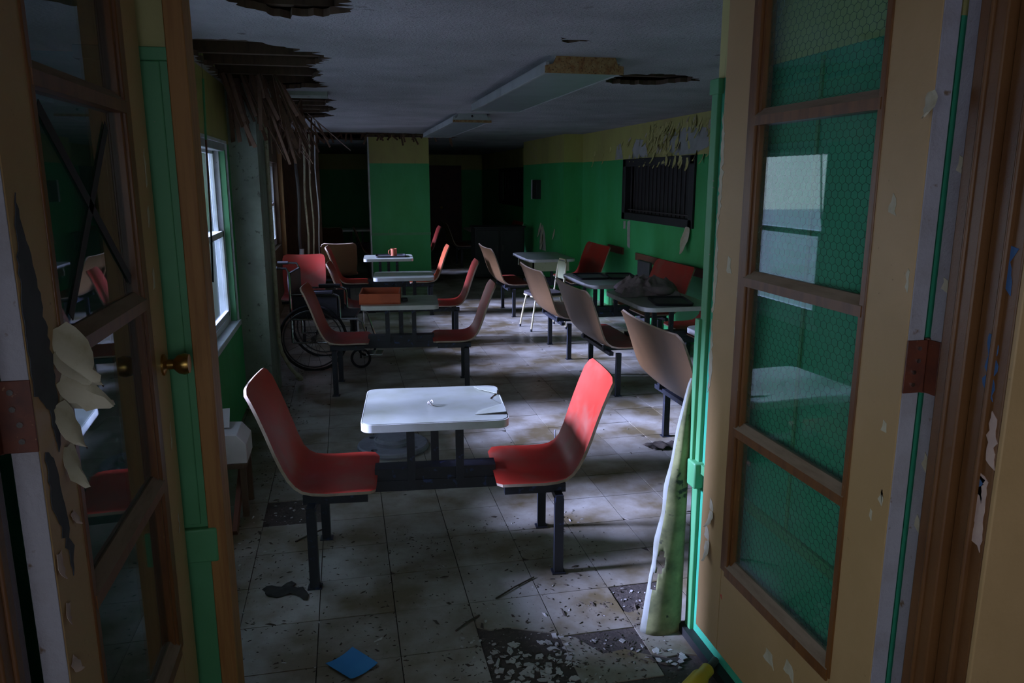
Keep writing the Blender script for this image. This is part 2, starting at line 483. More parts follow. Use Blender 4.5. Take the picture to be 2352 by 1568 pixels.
struct(MB().box(-1.1, 4.2, 2.3, 22.3, 2.8, 2.9), 'roof_deck', 'old_wood', 'dark roof boards above the torn ceiling', 'roof')

# --- entrance lobby between the double doors and the dining room
XW = 1.255
wlr = struct(MB().box(XW, XW + 0.12, 1.44, 2.50, -0.02, 2.8), 'wall_lobby_right', 'lobby_paint', 'teal green lobby wall seen through the wired glass door', 'wall')
MB().box(XW - 0.006, XW + 0.001, 1.90, 1.912, 0.72, 2.06).build('seam_strip', 'green_trim', wlr)
struct(MB().box(XW + 0.12, XR + 0.2, 2.33, 2.45, 0, 2.8), 'wall_front', 'wall_paint', 'green partition beside the dining room opening', 'wall')
struct(MB().box(-1.15, -1.0, 1.2, 2.5, -0.02, 2.8), 'wall_lobby_left', 'lobby_paint', 'dark green lobby wall behind the taped glass door', 'wall')
struct(MB().box(-1.15, -0.43, 2.33, 2.48, -0.02, 2.8), 'wall_lobby_back', 'lobby_paint', 'green partition with yellow top beside the pine post', 'wall')
struct(MB().box(-1.2, XW + 0.2, 1.1, 2.34, 2.62, 2.7), 'ceiling_lobby', 'hall_plaster', 'plaster lobby ceiling above the doors', 'ceiling')
struct(MB().box(-0.45, XW + 0.1, 2.33, 2.48, 2.42, 2.8), 'wall_header', 'lobby_paint', 'header above the opening into the dining room', 'wall')
# casing boards
t = MB()
t.box(-0.66, -0.428, 2.312, 2.332, 0.02, 2.08)
t.box(-0.62, -0.462, 2.306, 2.314, 0.72, 2.05)
t.box(-0.67, -0.420, 2.300, 2.332, 2.05, 2.085)
tr1 = struct(t, 'trim_1', 'green_trim', 'green panelled casing board beside the pine post', 'trim', 0.003, True)
MB().box(-0.675, -0.418, 2.292, 2.334, 0.60, 0.71).build('plinth_block', 'green_trim', tr1, bevel=0.006)
t = MB()
t.box(XW - 0.015, XW + 0.12, 2.47, 2.515, 0.02, 2.05)
t.box(XW - 0.02, XW + 0.13, 2.46, 2.525, 2.02, 2.07)
t.box(XW - 0.028, XW + 0.02, 2.50, 2.53, 0.70, 1.25)
tr2 = struct(t, 'trim_2', 'green_trim', 'green corner casing along the tan glass door', 'trim', 0.003, True)
MB().box(XW - 0.036, XW + 0.12, 2.455, 2.535, 0.62, 0.72).build('plinth_block', 'green_trim', tr2, bevel=0.006)
struct(MB().box(XW - 0.012, XW + 0.002, 1.45, 2.46, 0.68, 0.715), 'trim_3', 'green_trim', 'thin green dado rail on the lobby wall behind the wired glass', 'trim')
struct(MB().box(XW - 0.035, XW + 0.002, 1.45, 2.53, 0.0, 0.035), 'baseboard_lobby', 'dark_frame', 'black kick strip along the foot of the teal lobby wall', 'baseboard')
# raw pine post
p = MB().box(-0.442, -0.392, 2.298, 2.42, 0.0, 2.42)
tag(p.build('pine_post', 'pine', bevel=0.003), 'raw orange pine post at the edge of the dining room opening', 'post')

# --- front wall with door frame
FYR, FYL = 1.43, 1.32
def jamb(side, xj, ye, name, label):
    s = side
    def bx(mb, a, b, y0, y1, z0, z1, mi=0):
        mb.box(min(a, b), max(a, b), y0, y1, z0, z1, mi)
    m = MB()
    bx(m, xj, xj + s * 0.45, ye - 0.045, ye, -0.02, 2.62)               # rabbet (grey)
    root = tag(m.build(name, 'grey_paint', bevel=0.002), label, 'door frame', None, 'structure')
    m = MB()
    bx(m, xj - s * 0.012, xj + s * 0.45, ye - 0.115, ye - 0.045, -0.02, 2.62)
    bx(m, xj - s * 0.018, xj, ye - 0.085, ye - 0.075, -0.02, 2.62)
    m.build('door_stop', 'jamb_brown', root, bevel=0.004)
    m = MB()
    bx(m, xj + s * 0.012, xj + s * 0.45, ye - 0.20, ye - 0.115, -0.02, 2.62)
    bx(m, xj, xj + s * 0.02, ye - 0.17, ye - 0.16, -0.02, 2.62)
    m.build('casing', 'jamb_brown', root, bevel=0.004)
    m = MB()
    bx(m, xj + s * 0.012, xj + s * 0.40, ye - 0.212, ye - 0.20, -0.02, 2.62)
    m.build('outer_casing', 'tan_paint', root, bevel=0.003)
    return root
jr = jamb(1, 1.258, FYR, 'trim_4', 'brown door jamb with chipped blue and pink paint beside the rusty hinge')
jl = jamb(-1, -0.560, FYL, 'trim_5', 'dark brown door jamb beside the peeling door')
struct(MB().box(-2.6, -1.0, 1.05, 1.2, -0.02, 2.8), 'wall_hall_left', 'hall_plaster', 'hall wall left of the double doors', 'wall')
struct(MB().box(1.70, 3.2, 1.2, 1.35, -0.02, 2.8), 'wall_hall_right', 'hall_plaster', 'hall wall right of the double doors', 'wall')
struct(MB().box(-1.2, 1.8, 1.12, 1.42, 2.56, 2.8), 'trim_6', 'jamb_brown', 'door head above the double doors', 'trim')
# hall behind the camera (a step higher), open to daylight at its back
struct(MB().box(-2.6, 3.2, -3.0, 1.30, 0.0, 0.12), 'floor_hall', 'subfloor', 'raised hall floor outside the double doors', 'floor')
struct(MB().box(-2.7, 3.3, -3.1, 1.35, 2.8, 2.9), 'ceiling_hall', 'hall_plaster', 'plain hall ceiling', 'ceiling')
struct(wall_x(-2.75, -2.6, -3.1, 1.2, -0.02, 2.9, [(-2.0, 0.40, 0.9, 2.2)]), 'wall_hall_side', 'hall_plaster', 'hall side wall with a wide daylight opening', 'wall')
struct(MB().box(3.2, 3.35, -3.1, 1.35, -0.02, 2.9), 'wall_hall_side.001', 'hall_plaster', 'blank hall side wall', 'wall')
mb = MB().box(-2.6, -1.6, -3.15, -3.0, -0.02, 2.9).box(1.2, 3.2, -3.15, -3.0, -0.02, 2.9).box(-1.6, 1.2, -3.15, -3.0, -0.02, 0.9).box(-1.6, 1.2, -3.15, -3.0, 2.2, 2.9)
struct(mb, 'wall_hall_back', 'hall_plaster', 'back wall of the hall with a wide window opening', 'wall')
struct(MB().box(-40, 40, -30, 50, -0.45, -0.40), 'ground', 'ground_bounce', 'unseen gravel and weeds outside the building, lightened to bounce light', 'ground')

# --- floor: slab, loose tiles one by one, far tiles as one mesh
floor = struct(MB().box(-1.0, 4.1, 1.30, 22.2, -0.25, -0.005), 'floor', 'subfloor', 'dirty cream tiled floor with broken and missing tiles', 'floor')
TX, TY, TXO, TYO = 0.306, 0.311, 0.138, 2.585
def quad_tile(w, d, cut):
    m = MB()
    g = 0.0019
    poly = [(g, g), (w - g, g), (w - g, d - g), (g, d - g)]
    if cut == 1: poly = [(g + 0.025, g), (w - g, g), (w - g, d - g), (g, d - g), (g, g + 0.03)]
    if cut == 2: poly = [(g, g), (w - g, g), (w - g, d - 0.04), (w - 0.03, d - g), (g, d - g)]
    if cut == 3: poly = [(g, 0.13), (0.05, 0.10), (0.12, 0.105), (w - g, 0.02), (w - g, d - g), (g, d - g)]
    if cut == 5: poly = [(g, g), (w - g, g), (w - g, d - 0.03), (0.17, 0.22), (0.09, 0.13), (0.02, 0.10), (g, 0.115)]
    if cut == 4: poly = [(g, g), (w - g, g), (w - g, 0.12), (0.22, 0.18), (0.13, 0.17), (0.06, d - 0.02), (g, d - g)]
    m.prism(poly, -0.006, 0.0)
    return m.mesh('floor_tile', 'tile', smooth=False)
TM = [quad_tile(TX, TY, k) for k in range(6)]
def cell(x, y):
    return (math.floor((x - TXO) / TX), math.floor((y - TYO) / TY))
missing = {(1, -1), (-2, 4), (2, -2), (1, -2), (3, -2), (3, -3)}
partial = {(2, -1): 4, (0, -1): 0, (3, -1): 3, (3, 0): 5, (1, 0): 3}
missing.discard((1, -1)); missing.add((1, -1))
cells = []
rt = Vector((math.cos(YAW), -math.sin(YAW), 0))
fw = Vector((math.sin(YAW) * math.cos(PITCH), math.cos(YAW) * math.cos(PITCH), -math.sin(PITCH)))
up = rt.cross(fw)
for i in range(-4, 13):
    for j in range(-4, 64):
        x, y = TXO + i * TX, TYO + j * TY
        if x + TX < XL or x > XR or y < 1.30 or (i, j) in missing: continue
        v = Vector((x + TX / 2, y + TY / 2, -CAMH))
        d = v.dot(fw)
        if d <= 0.2: continue
        px, py = 1176 + F * v.dot(rt) / d, 784 - F * v.dot(up) / d
        seen = 480 < px < 1720 and py < 1640
        cells.append((0 if seen else 1, y, i, j))
cells.sort()
rest = MB()
rnd = random.Random(5)
for k, (hid, y, i, j) in enumerate(cells):
    x, yy = TXO + i * TX, TYO + j * TY
    if k < 300:
        c = partial.get((i, j), rnd.choice((0, 0, 0, 0, 0, 1, 2)))
        o = inst(TM[c], 'floor_tile', floor, Matrix.Translation((x, yy, rnd.uniform(-0.0012, 0.0012))))
    else:
        rest.box(x + 0.001, x + TX - 0.001, yy + 0.001, yy + TY - 0.001, -0.006, 0)
tag(rest.build('distant_tiles', 'tile', floor, smooth=False), kind='stuff')
# broken tile fragments in the gaps
frag = []
for k in range(8):
    n = random.randint(3, 5)
    a0 = random.random() * 6
    pl = [(math.cos(a0 + 2 * PI * q / n) * random.uniform(0.6, 1.1), math.sin(a0 + 2 * PI * q / n) * random.uniform(0.5, 1.0)) for q in range(n)]
    frag.append(MB().prism(pl, 0, 0.18).mesh('tile_fragment', 'chip', smooth=False))
def scatter(n, x0, x1, y0, y1, s0, s1, z=-0.004):
    for _ in range(n):
        s = random.uniform(s0, s1)
        x, y = random.uniform(x0, x1), random.uniform(y0, y1)
        mx = Matrix.Translation((x, y, z)) @ Matrix.Rotation(random.uniform(0, 6.3), 4, 'Z') @ Matrix.Rotation(random.gauss(0, 0.12), 4, 'X') @ Matrix.Diagonal((s, s * random.uniform(0.6, 1), min(s, 0.02), 1))
        inst(random.choice(frag), 'tile_fragment', floor, mx)
scatter(110, 0.44, 0.77, 2.26, 2.60, 0.008, 0.028)
scatter(34, 0.76, 1.06, 2.2, 2.58, 0.005, 0.018)
scatter(14, 1.04, 1.2, 2.30, 2.48, 0.006, 0.022, 0.0)
scatter(14, 1.02, 1.28, 2.72, 2.88, 0.006, 0.016)
scatter(18, -0.45, -0.2, 3.83, 4.12, 0.006, 0.016)
scatter(16, 0.35, 0.55, 2.45, 2.75, 0.005, 0.014, 0.0)
scatter(18, -0.62, -0.42, 2.7, 4.6, 0.006, 0.02, 0.0)

# ------------------------------------------------------------------ windows
def sash_window(name, y0, y1, z0, z1, xg, label, ncol=2):
    m = MB()
    r = thing(name, (xg, (y0 + y1) / 2, z0), label, 'window', None, 0, 'structure')
    off = (xg, (y0 + y1) / 2, z0)
    f = MB()
    for a, b, c, d in ((y0, y0 + 0.05, z0, z1), (y1 - 0.05, y1, z0, z1), (y0, y1, z0, z0 + 0.05), (y0, y1, z1 - 0.05, z1)):
        f.box(xg - 0.04, xg + 0.03, a, b, c, d)
    f.build('window_frame', 'white_frame', r, off, 0.003)
    zm = z0 + (z1 - z0) * 0.50
    ym = (y0 + y1) / 2
    for ya, yb in (((y0 + 0.05, ym), (ym, y1 - 0.05)) if ncol == 2 else ((y0 + 0.05, y1 - 0.05),)):
        for za, zb, dx in ((z0 + 0.05, zm + 0.02, 0.012), (zm - 0.02, z1 - 0.05, -0.016)):
            s = MB()
            for a, b, c, d in ((ya, ya + 0.04, za, zb), (yb - 0.04, yb, za, zb), (ya, yb, za, za + 0.04), (ya, yb, zb - 0.04, zb)):
                s.box(xg + dx - 0.014, xg + dx + 0.014, a, b, c, d)
            so = s.build('sash', 'white_frame', r, off, 0.002)
            MB().box(xg + dx - 0.002, xg + dx + 0.002, ya + 0.04, yb - 0.04, za + 0.04, zb - 0.04).build('pane', 'window_glass', so, off)
    return r, off
r, off = sash_window('window_1', 4.8, 5.87, 0.72, 2.0, -0.865, 'bright white framed window in the green side wall', 1)
MB().box(-0.93, -0.775, 4.75, 5.91, 0.685, 0.725).build('window_sill', 'white_frame', r, off, 0.004)
MB().box(-0.87, -0.80, 4.8, 5.87, 1.93, 2.0).build('shade_box', 'fixture_white', r, off, 0.006)
f = MB()
f.box(-0.84, -0.797, 5.835, 5.87, 0.72, 1.94)
f.build('green_reveal', 'green_trim', r, off)
f = MB()
f.box(-0.81, -0.785, 5.87, 5.89, 0.70, 1.98)
f.box(-0.81, -0.785, 4.77, 5.89, 1.98, 2.0)
f.build('white_bead', 'white_frame', r, off)
r, off = sash_window('window_2', 2.62, 4.20, 0.72, 2.0, -0.865, 'side wall window hidden behind the pine post', 2)
r, off = sash_window('window_3', 8.6, 11.2, 0.85, 1.95, -0.95, 'far side window in the stripped wall')
r, off = sash_window('window_7', 6.95, 8.2, 0.85, 1.95, -0.95, 'window in the stripped wall hidden by the pilaster')
r, off = sash_window('fill_window', 14.6, 15.1, 1.2, 2.0, -0.95, 'unseen window added to light the room beyond the wide pier')  # window added out of view to bring daylight into the far room
def dark_window(name, x, y0, y1, z0, z1, label, bars):
    r = thing(name, (x, (y0 + y1) / 2, z0), label, 'window', None, 0, 'structure')
    off = (x, (y0 + y1) / 2, z0)
    f = MB()
    for a, b, c, d in ((y0 - 0.02, y0 + 0.09, z0 - 0.02, z1 + 0.02), (y1 - 0.09, y1 + 0.02, z0 - 0.02, z1 + 0.02), (y0, y1, z0 - 0.02, z0 + 0.07), (y0, y1, z1 - 0.07, z1 + 0.02)):
        f.box(x - 0.025, x + 0.06, a, b, c, d)
    f.build('window_frame', 'dark_frame', r, off, 0.004)
    MB().box(x + 0.10, x + 0.12, y0, y1, z0, z1).build('shutter_panel', 'dark_frame', r, off)
    for k in range(bars):
        y = y0 + 0.12 + (y1 - y0 - 0.24) * k / (bars - 1)
        MB().box(x + 0.045, x + 0.06, y - 0.008, y + 0.008, z0 + 0.05, z1 - 0.05).build('bar', 'vinyl_grey', r, off)
    MB().box(x + 0.02, x + 0.045, y0 + 0.08, y1 - 0.08, z0 + 0.10, z0 + 0.112).build('cross_rail', 'vinyl_grey', r, off)
dark_window('window_5', XR, 7.58, 9.67, 1.245, 1.965, 'black barred window in the peeling green wall', 17)
dark_window('window_6', 3.9, 16.6, 19.4, 1.15, 1.97, 'dark window in the far green wall', 9)
# far maroon door and dim far details
r = thing('door_1', (2.75, 22.0, 0), 'dark maroon door at the end of the room', 'door', None, 0, 'structure')
off = (2.75, 22.0, 0)
MB().box(2.2, 3.3, 21.95, 22.0, 0, 2.1).build('door_leaf', 'maroon_door', r, off, 0.004)
MB().lathe([(0.0, 0), (0.02, 0.0), (0.02, 0.03), (0.035, 0.045), (0.035, 0.07), (0.0, 0.08)], 12, 0, Matrix.Translation((2.72, 21.95, 0.95)) @ Matrix.Rotation(PI / 2, 4, 'X')).build('door_knob', 'brass', r, off)

# ------------------------------------------------------------------ the two glazed doors
def hexwire(y0, y1, z0, z1, x, cw=0.026):
    m = MB()
    ch = cw * 0.95
    seg = set()
    ny, nz = int((y1 - y0) / cw) + 1, int((z1 - z0) / (ch * 0.75)) + 1
    for j in range(nz + 1):
        for i in range(ny + 1):
            cy = y0 + i * cw + (cw / 2 if j % 2 else 0)
            cz = z0 + j * ch * 0.75
            pts = [(round(cy + cw / 2 * a, 5), round(cz + ch / 2 * b, 5)) for a, b in ((0, 1), (1, 0.5), (1, -0.5), (0, -1), (-1, -0.5), (-1, 0.5))]
            for q in range(6):
                a, b = pts[q], pts[(q + 1) % 6]
                if all(y0 < p[0] < y1 and z0 < p[1] < z1 for p in (a, b)):
                    seg.add(tuple(sorted((a, b))))
    for a, b in sorted(seg):
        m.tube([(x, a[0], a[1]), (x, b[0], b[1])], 0.0006, 3, 0, False)
    return m

def glazed_door(s, xf, yh, yf, name, label, glass, wired):
    """s=+1: face at x=xf looks to -x (thickness to +x); s=-1 mirrored"""
    zb, zt = 0.141, 2.45
    th = 0.042
    off = (xf, yh, 0.0)
    r = thing(name, off, label, 'door', None, 0, None)
    def bx(mb, a, b, y0, y1, z0, z1, mi=0):
        xa, xb = xf + s * a, xf + s * b
        return mb.box(min(xa, xb), max(xa, xb), y0, y1, z0, z1, mi)
    ya, yb = yh + 0.150, yf - 0.165
    zs = [0.47, 0.957, 1.443, 1.920, 2.34]
    bx(MB(), 0, th, yh, ya, zb, zt).build('hinge_stile', 'tan_paint', r, off, 0.003)
    bx(MB(), 0, th, yb, yf, zb, zt).build('lock_stile', 'tan_paint', r, off, 0.003)
    bx(MB(), 0, th, ya, yb, zb, zs[0] - 0.02).build('bottom_rail', 'tan_paint', r, off, 0.003)
    bx(MB(), 0, th, ya, yb, zs[4] + 0.02, zt).build('top_rail', 'tan_paint', r, off, 0.003)
    bx(MB(), 0.001, th - 0.001, yh - 0.003, yh, zb, zt).build('hinge_edge', 'grey_paint', r, off, 0.001)
    # brown glazing beads around the opening
    def bead(p):   # profile swept as a flat trapezoid prism along y or z
        pass
    w = 0.042
    for (y0, y1) in ((ya - 0.004, ya + 0.018), (yb - w, yb + 0.004)):
        m = MB()
        big = (y1 - y0) > 0.03
        bx(m, -0.004, th, y0, y1, zs[0] - 0.02, zs[4] + 0.02)
        if big:
            bx(m, 0.004, th - 0.004, y0 - 0.012, y0, zs[0] - 0.02, zs[4] + 0.02)
        m.build('glazing_bead', 'brown_varnish', r, off, 0.003)
    gy0, gy1 = ya + 0.018, yb - w
    def muntin(z, half, nm):
        # wedge profile: dusty sloping top, brown face
        X = lambda a: xf + s * a
        m = MB()
        pr = [(-0.006, -half), (-0.006, half * 0.1), (0.016, half), (0.03, half), (0.044, half * 0.2), (0.044, -half)]
        n = len(pr)
        vs = [(X(a), gy0 - 0.012, z + b) for a, b in pr] + [(X(a), gy1 + 0.012, z + b) for a, b in pr]
        m.add(vs, [(i, (i + 1) % n, n + (i + 1) % n, n + i) for i in range(n)] + [tuple(range(n)), tuple(range(n, 2 * n))])
        m.m[1] = 1
        m.m[2] = 1
        return m.build(nm, ['brown_varnish', 'dusty_wood'], r, off, 0.0, True)
    for z in zs[1:4]:
        muntin(z, 0.024, 'muntin')
    muntin(zs[0], 0.030, 'bottom_bead')
    muntin(zs[4], 0.026, 'top_bead')
    for a, b in zip(zs[:-1], zs[1:]):
        g = bx(MB(), 0.0195, 0.0225, gy0 - 0.01, gy1 + 0.01, a + 0.015, b - 0.015).build('pane', glass, r, off)
        if wired:
            tag(hexwire(gy0, gy1, a + 0.02, b - 0.02, xf + s * 0.0235).build('wire_mesh', 'wire', g, off, smooth=False), kind='stuff')
    return r, off, bx, (gy0, gy1)
RX, LX = 1.20, -0.50
dR, offR, bxR, gR = glazed_door(1, RX, FYR, 2.345, 'glazed_door', 'tan door with four wired glass panes and brown muntins', 'wired_glass', True)
dL, offL, bxL, gL = glazed_door(-1, LX, FYL, 2.265, 'glazed_door', 'peeling tan door with black tape cross on its glass and brass knob', 'dusty_glass', False)
# hinges: barrel in the gap, one leaf on the door edge, one on the jamb
def hinge(bx, r, off, s, xf, yh, z):
    h = bx(MB(), -0.001, 0.050, yh - 0.006, yh - 0.002, z - 0.06, z + 0.06).build('hinge', 'rust_hinge', r, off, 0.001)
    x = xf + s * 0.056
    MB().tube([(x, yh + 0.004, z - 0.062), (x, yh + 0.004, z + 0.062)], 0.008, 10).build('hinge_barrel', 'rust_hinge', h, off)
    bx(MB(), 0.052, 0.057, yh - 0.040, yh, z - 0.06, z + 0.06).build('jamb_leaf', 'rust_hinge', h, off, 0.001)
    for dz in (-0.04, -0.012, 0.014, 0.042):
        MB().tube([(xf + s * (0.02 + 0.008 * (dz > 0)), yh - 0.010, z + dz), (xf + s * (0.02 + 0.008 * (dz > 0)), yh - 0.004, z + dz)], 0.005, 8).build('screw', 'chrome', h, off)
for z in (0.45, 1.335, 2.2):
    hinge(bxR, dR, offR, 1, RX, FYR, z)
for z in (0.40, 1.37, 2.2):
    hinge(bxL, dL, offL, -1, LX, FYL, z)
# brass knob, both sides of the taped door
knob = MB()
kp = [(0.0, 0.0), (0.030, 0.0), (0.030, 0.006), (0.014, 0.012), (0.014, 0.028), (0.026, 0.040), (0.030, 0.056), (0.026, 0.068), (0.0, 0.070)]
knob.lathe(kp, 18, 0, Matrix.Translation((LX, 2.195, 1.245)) @ Matrix.Rotation(PI / 2, 4, 'Y'))
knob.build('door_knob', 'brass', dL, offL)
knob = MB()
knob.lathe(kp, 18, 0, Matrix.Translation((LX - 0.042, 2.195, 1.245)) @ Matrix.Rotation(-PI / 2, 4, 'Y'))
knob.build('door_knob', 'brass', dL, offL)
# tape cross on the second pane
def tape(ya, za, yb, zb):
    d = Vector((0, yb - ya, zb - za)); n = Vector((0, -d.z, d.y)).normalized() * 0.013
    a, b = Vector((LX - 0.0175, ya, za)), Vector((LX - 0.0175, yb, zb))
    t_ = Vector((0.0012, 0, 0))
    vs = [a - n, a + n, b + n, b - n, a - n + t_, a + n + t_, b + n + t_, b - n + t_]
    MB().add(vs, [(0, 1, 2, 3), (4, 5, 6, 7), (0, 1, 5, 4), (1, 2, 6, 5), (2, 3, 7, 6), (3, 0, 4, 7)]).build('tape_strip', 'tape_black', dL, offL)
tape(gL[0] + 0.06, 1.87, gL[1] - 0.03, 1.50)
tape(gL[1] - 0.10, 1.86, gL[0] + 0.10, 1.485)
# flakes of paint: curled irregular chips
def flake_mesh(name, mat, seed, wd, ln, curl, n=6):
    rnd = random.Random(seed)
    m = MB()
    vs = []
    for i in range(n + 1):
        t = i / n
        hw = wd * 0.5 * (0.75 + 0.5 * math.sin(PI * min(1, t * 0.85 + 0.15))) * (1 if t < 0.75 else (1.12 - t) / 0.37)
        for k in range(4):
            u = -1 + 2 * k / 3
            z = -ln * t
            y = hw * u + rnd.gauss(0, wd * 0.06) + wd * 0.15 * math.sin(3 * t + seed)
            x = curl * t * t * (1.0 - 0.25 * u * u) + rnd.gauss(0, 0.0015)
            vs.append((x, y, z + rnd.gauss(0, ln * 0.02)))
    N = len(vs)
    vs += [(x + 0.0014, y, z) for x, y, z in vs]
    fs = []
    for i in range(n):
        for k in range(3):
            a = i * 4 + k
            fs.append((a, a + 1, a + 5, a + 4))
            fs.append((N + a, N + a + 4, N + a + 5, N + a + 1))
    for i in range(n):
        for a in (i * 4, i * 4 + 3):
            fs.append((a, a + 4, N + a + 4, N + a))
    for k in range(3):
        for a in (k, n * 4 + k):
            fs.append((a, N + a, N + a + 1, a + 1))
    m.add(vs, fs)
    return m.mesh(name, mat)
def place(me, name, parent, p, rot=(0, 0, 0), sc=1.0):
    mx = Matrix.Translation(p) @ (Matrix.Rotation(rot[2], 4, 'Z') @ Matrix.Rotation(rot[1], 4, 'Y') @ Matrix.Rotation(rot[0], 4, 'X')) @ Matrix.Diagonal((sc, sc, sc, 1))
    return inst(me, name, parent, mx)
FLC = [flake_mesh('paint_flake', 'cream_flake', k, 0.05, 0.11, 0.05) for k in range(3)]
FLP = [flake_mesh('paint_flake', 'pink_flake', 10 + k, 0.04, 0.09, 0.02) for k in range(2)]
# big cream curls on the hinge stile of the taped door (local to door: x from face, y from hinge)
for k, (y, z, rx, rz, sc) in enumerate(((0.125, 1.49, 0.35, -0.5, 0.95), (0.12, 1.445, 0.75, -0.5, 0.8), (0.11, 1.40, 0.95, -0.6, 0.85), (0.115, 1.375, 1.1, -0.4, 0.8), (0.085, 1.36, 0.3, -0.3, 0.75), (0.11, 1.28, 0.1, -0.2, 0.7), (0.11, 1.45, 0.55, -0.2, 0.7))):
    place(FLC[k % 3], 'paint_flake', dL, (0.002, y, z), (rx, 0, rz), sc)
def chip_patch(nm, mat, parent, pts, axis, at, th=0.0015, seed=1):
    rnd = random.Random(seed)
    pl = rough_poly(pts, 0.012, 0.0025, rnd)
    m = MB()
    if axis == 'x':
        mx = Matrix(((0, 0, 1, at), (1, 0, 0, 0), (0, 1, 0, 0), (0, 0, 0, 1)))     # (y,z) polygon
    else:
        mx = Matrix(((1, 0, 0, 0), (0, 0, 1, at), (0, 1, 0, 0), (0, 0, 0, 1)))     # (x,z) polygon
    m.prism(pl, 0, th, 0, mx)
    return m.build(nm, mat, parent, smooth=False)
# dark bared patch running down the hinge stile of the taped door
chip_patch('bare_patch', 'slate_patch', dL, [(0.03, 1.72), (0.05, 1.66), (0.075, 1.58), (0.10, 1.46), (0.10, 1.32), (0.075, 1.28), (0.06, 1.36), (0.01, 1.40), (0.005, 1.55)], 'x', 0.0005, 0.0014, 2)
chip_patch('bare_patch', 'slate_patch', dL, [(0.02, 1.30), (0.05, 1.28), (0.07, 1.20), (0.085, 1.10), (0.07, 1.05), (0.05, 1.14), (0.02, 1.20)], 'x', 0.0005, 0.0014, 3)
for (y, z, sc) in ((0.02, 1.12, 0.5), (0.03, 1.02, 0.4), (0.015, 0.92, 0.45), (0.02, 0.82, 0.35), (0.10, 1.16, 0.4)):
    place(FLP[int(z * 100) % 2], 'paint_flake', dL, (0.002, y, z), (random.uniform(-0.6, 0.6), 0, 0), sc)
for (y, z, w_, h_) in ((0.86, 1.62, 0.02, 0.05), (0.85, 1.45, 0.018, 0.06), (0.875, 1.0, 0.012, 0.08), (0.87, 0.75, 0.012, 0.06), (0.88, 1.72, 0.012, 0.10)):
    chip_patch('chip_mark', 'cream_flake', dL, [(y, z), (y + w_, z + 0.01), (y + w_ * 0.9, z + h_), (y + 0.2 * w_, z + h_ * 0.8)], 'x', 0.0005, 0.001, int(z * 50))
# cream chips on the tan door
chips = [(0.075, 1.66, 0.022, 0.045), (0.80, 1.44, 0.035, 0.06), (0.035, 1.165, 0.016, 0.030), (0.74, 1.36, 0.018, 0.09), (0.745, 1.22, 0.016, 0.09),
         (0.02, 1.0, 0.012, 0.03), (0.83, 0.62, 0.03, 0.04), (0.85, 0.50, 0.035, 0.05), (0.40, 0.30, 0.06, 0.05), (0.30, 0.33, 0.05, 0.05), (0.012, 1.5, 0.01, 0.05), (0.05, 0.95, 0.012, 0.02)]
for k, (y, z, w_, h_) in enumerate(chips):
    chip_patch('chip_mark', 'cream_flake', dR, [(y, z), (y + w_, z + 0.2 * h_), (y + w_ * 0.8, z + h_), (y + 0.2 * w_, z + h_ * 0.9)], 'x', -0.0012, 0.001, k)
for z0, z1 in ((1.55, 1.95), (1.30, 1.56), (1.02, 1.28)):
    pts = [(0.918, z0)] + [(0.905 - 0.012 * random.random(), z0 + (z1 - z0) * q / 6) for q in range(1, 6)] + [(0.918, z1)]
    chip_patch('chip_mark', 'cream_flake', dR, pts, 'x', -0.0012, 0.001, int(z0 * 10))
place(FLC[0], 'paint_flake', dR, (-0.004, 0.005, 1.92), (0.2, 0, PI), 0.5)
place(FLC[1], 'paint_flake', dR, (-0.004, 0.84, 0.62), (0.1, 0, PI), 0.5)
place(FLC[2], 'paint_flake', dR, (-0.004, 0.86, 0.50), (0.5, 0, PI), 0.6)
chip_patch('red_fleck', 'red_dot', dR, [(0.735, 0.345), (0.742, 0.35), (0.745, 0.362), (0.738, 0.36)], 'x', -0.0012, 0.001, 9)
# chipped layers on the right jamb
for (y, z, w_, h_, mt) in ((1.245, 1.52, 0.03, 0.10, 'blue_patch'), (1.255, 1.30, 0.03, 0.14, 'blue_patch'), (1.232, 1.16, 0.025, 0.12, 'pink_flake'), (1.235, 0.98, 0.03, 0.17, 'pink_flake'), (1.25, 1.08, 0.02, 0.06, 'blue_patch')):
    chip_patch('chip_mark', mt, jr, [(y, z), (y + w_, z + 0.03), (y + w_ * 0.9, z + h_), (y + 0.2 * w_, z + h_ * 0.9)], 'x', 1.2565 + (0.012 if y < 1.315 else 0), 0.002, int(z * 90))
for z0 in (0.95, 1.1, 1.5, 1.75):
    chip_patch('chip_mark', 'cream_flake', jr, [(1.39, z0), (1.41, z0 + 0.01), (1.405, z0 + 0.04), (1.395, z0 + 0.03)], 'x', 1.2565, 0.001, int(z0 * 31))

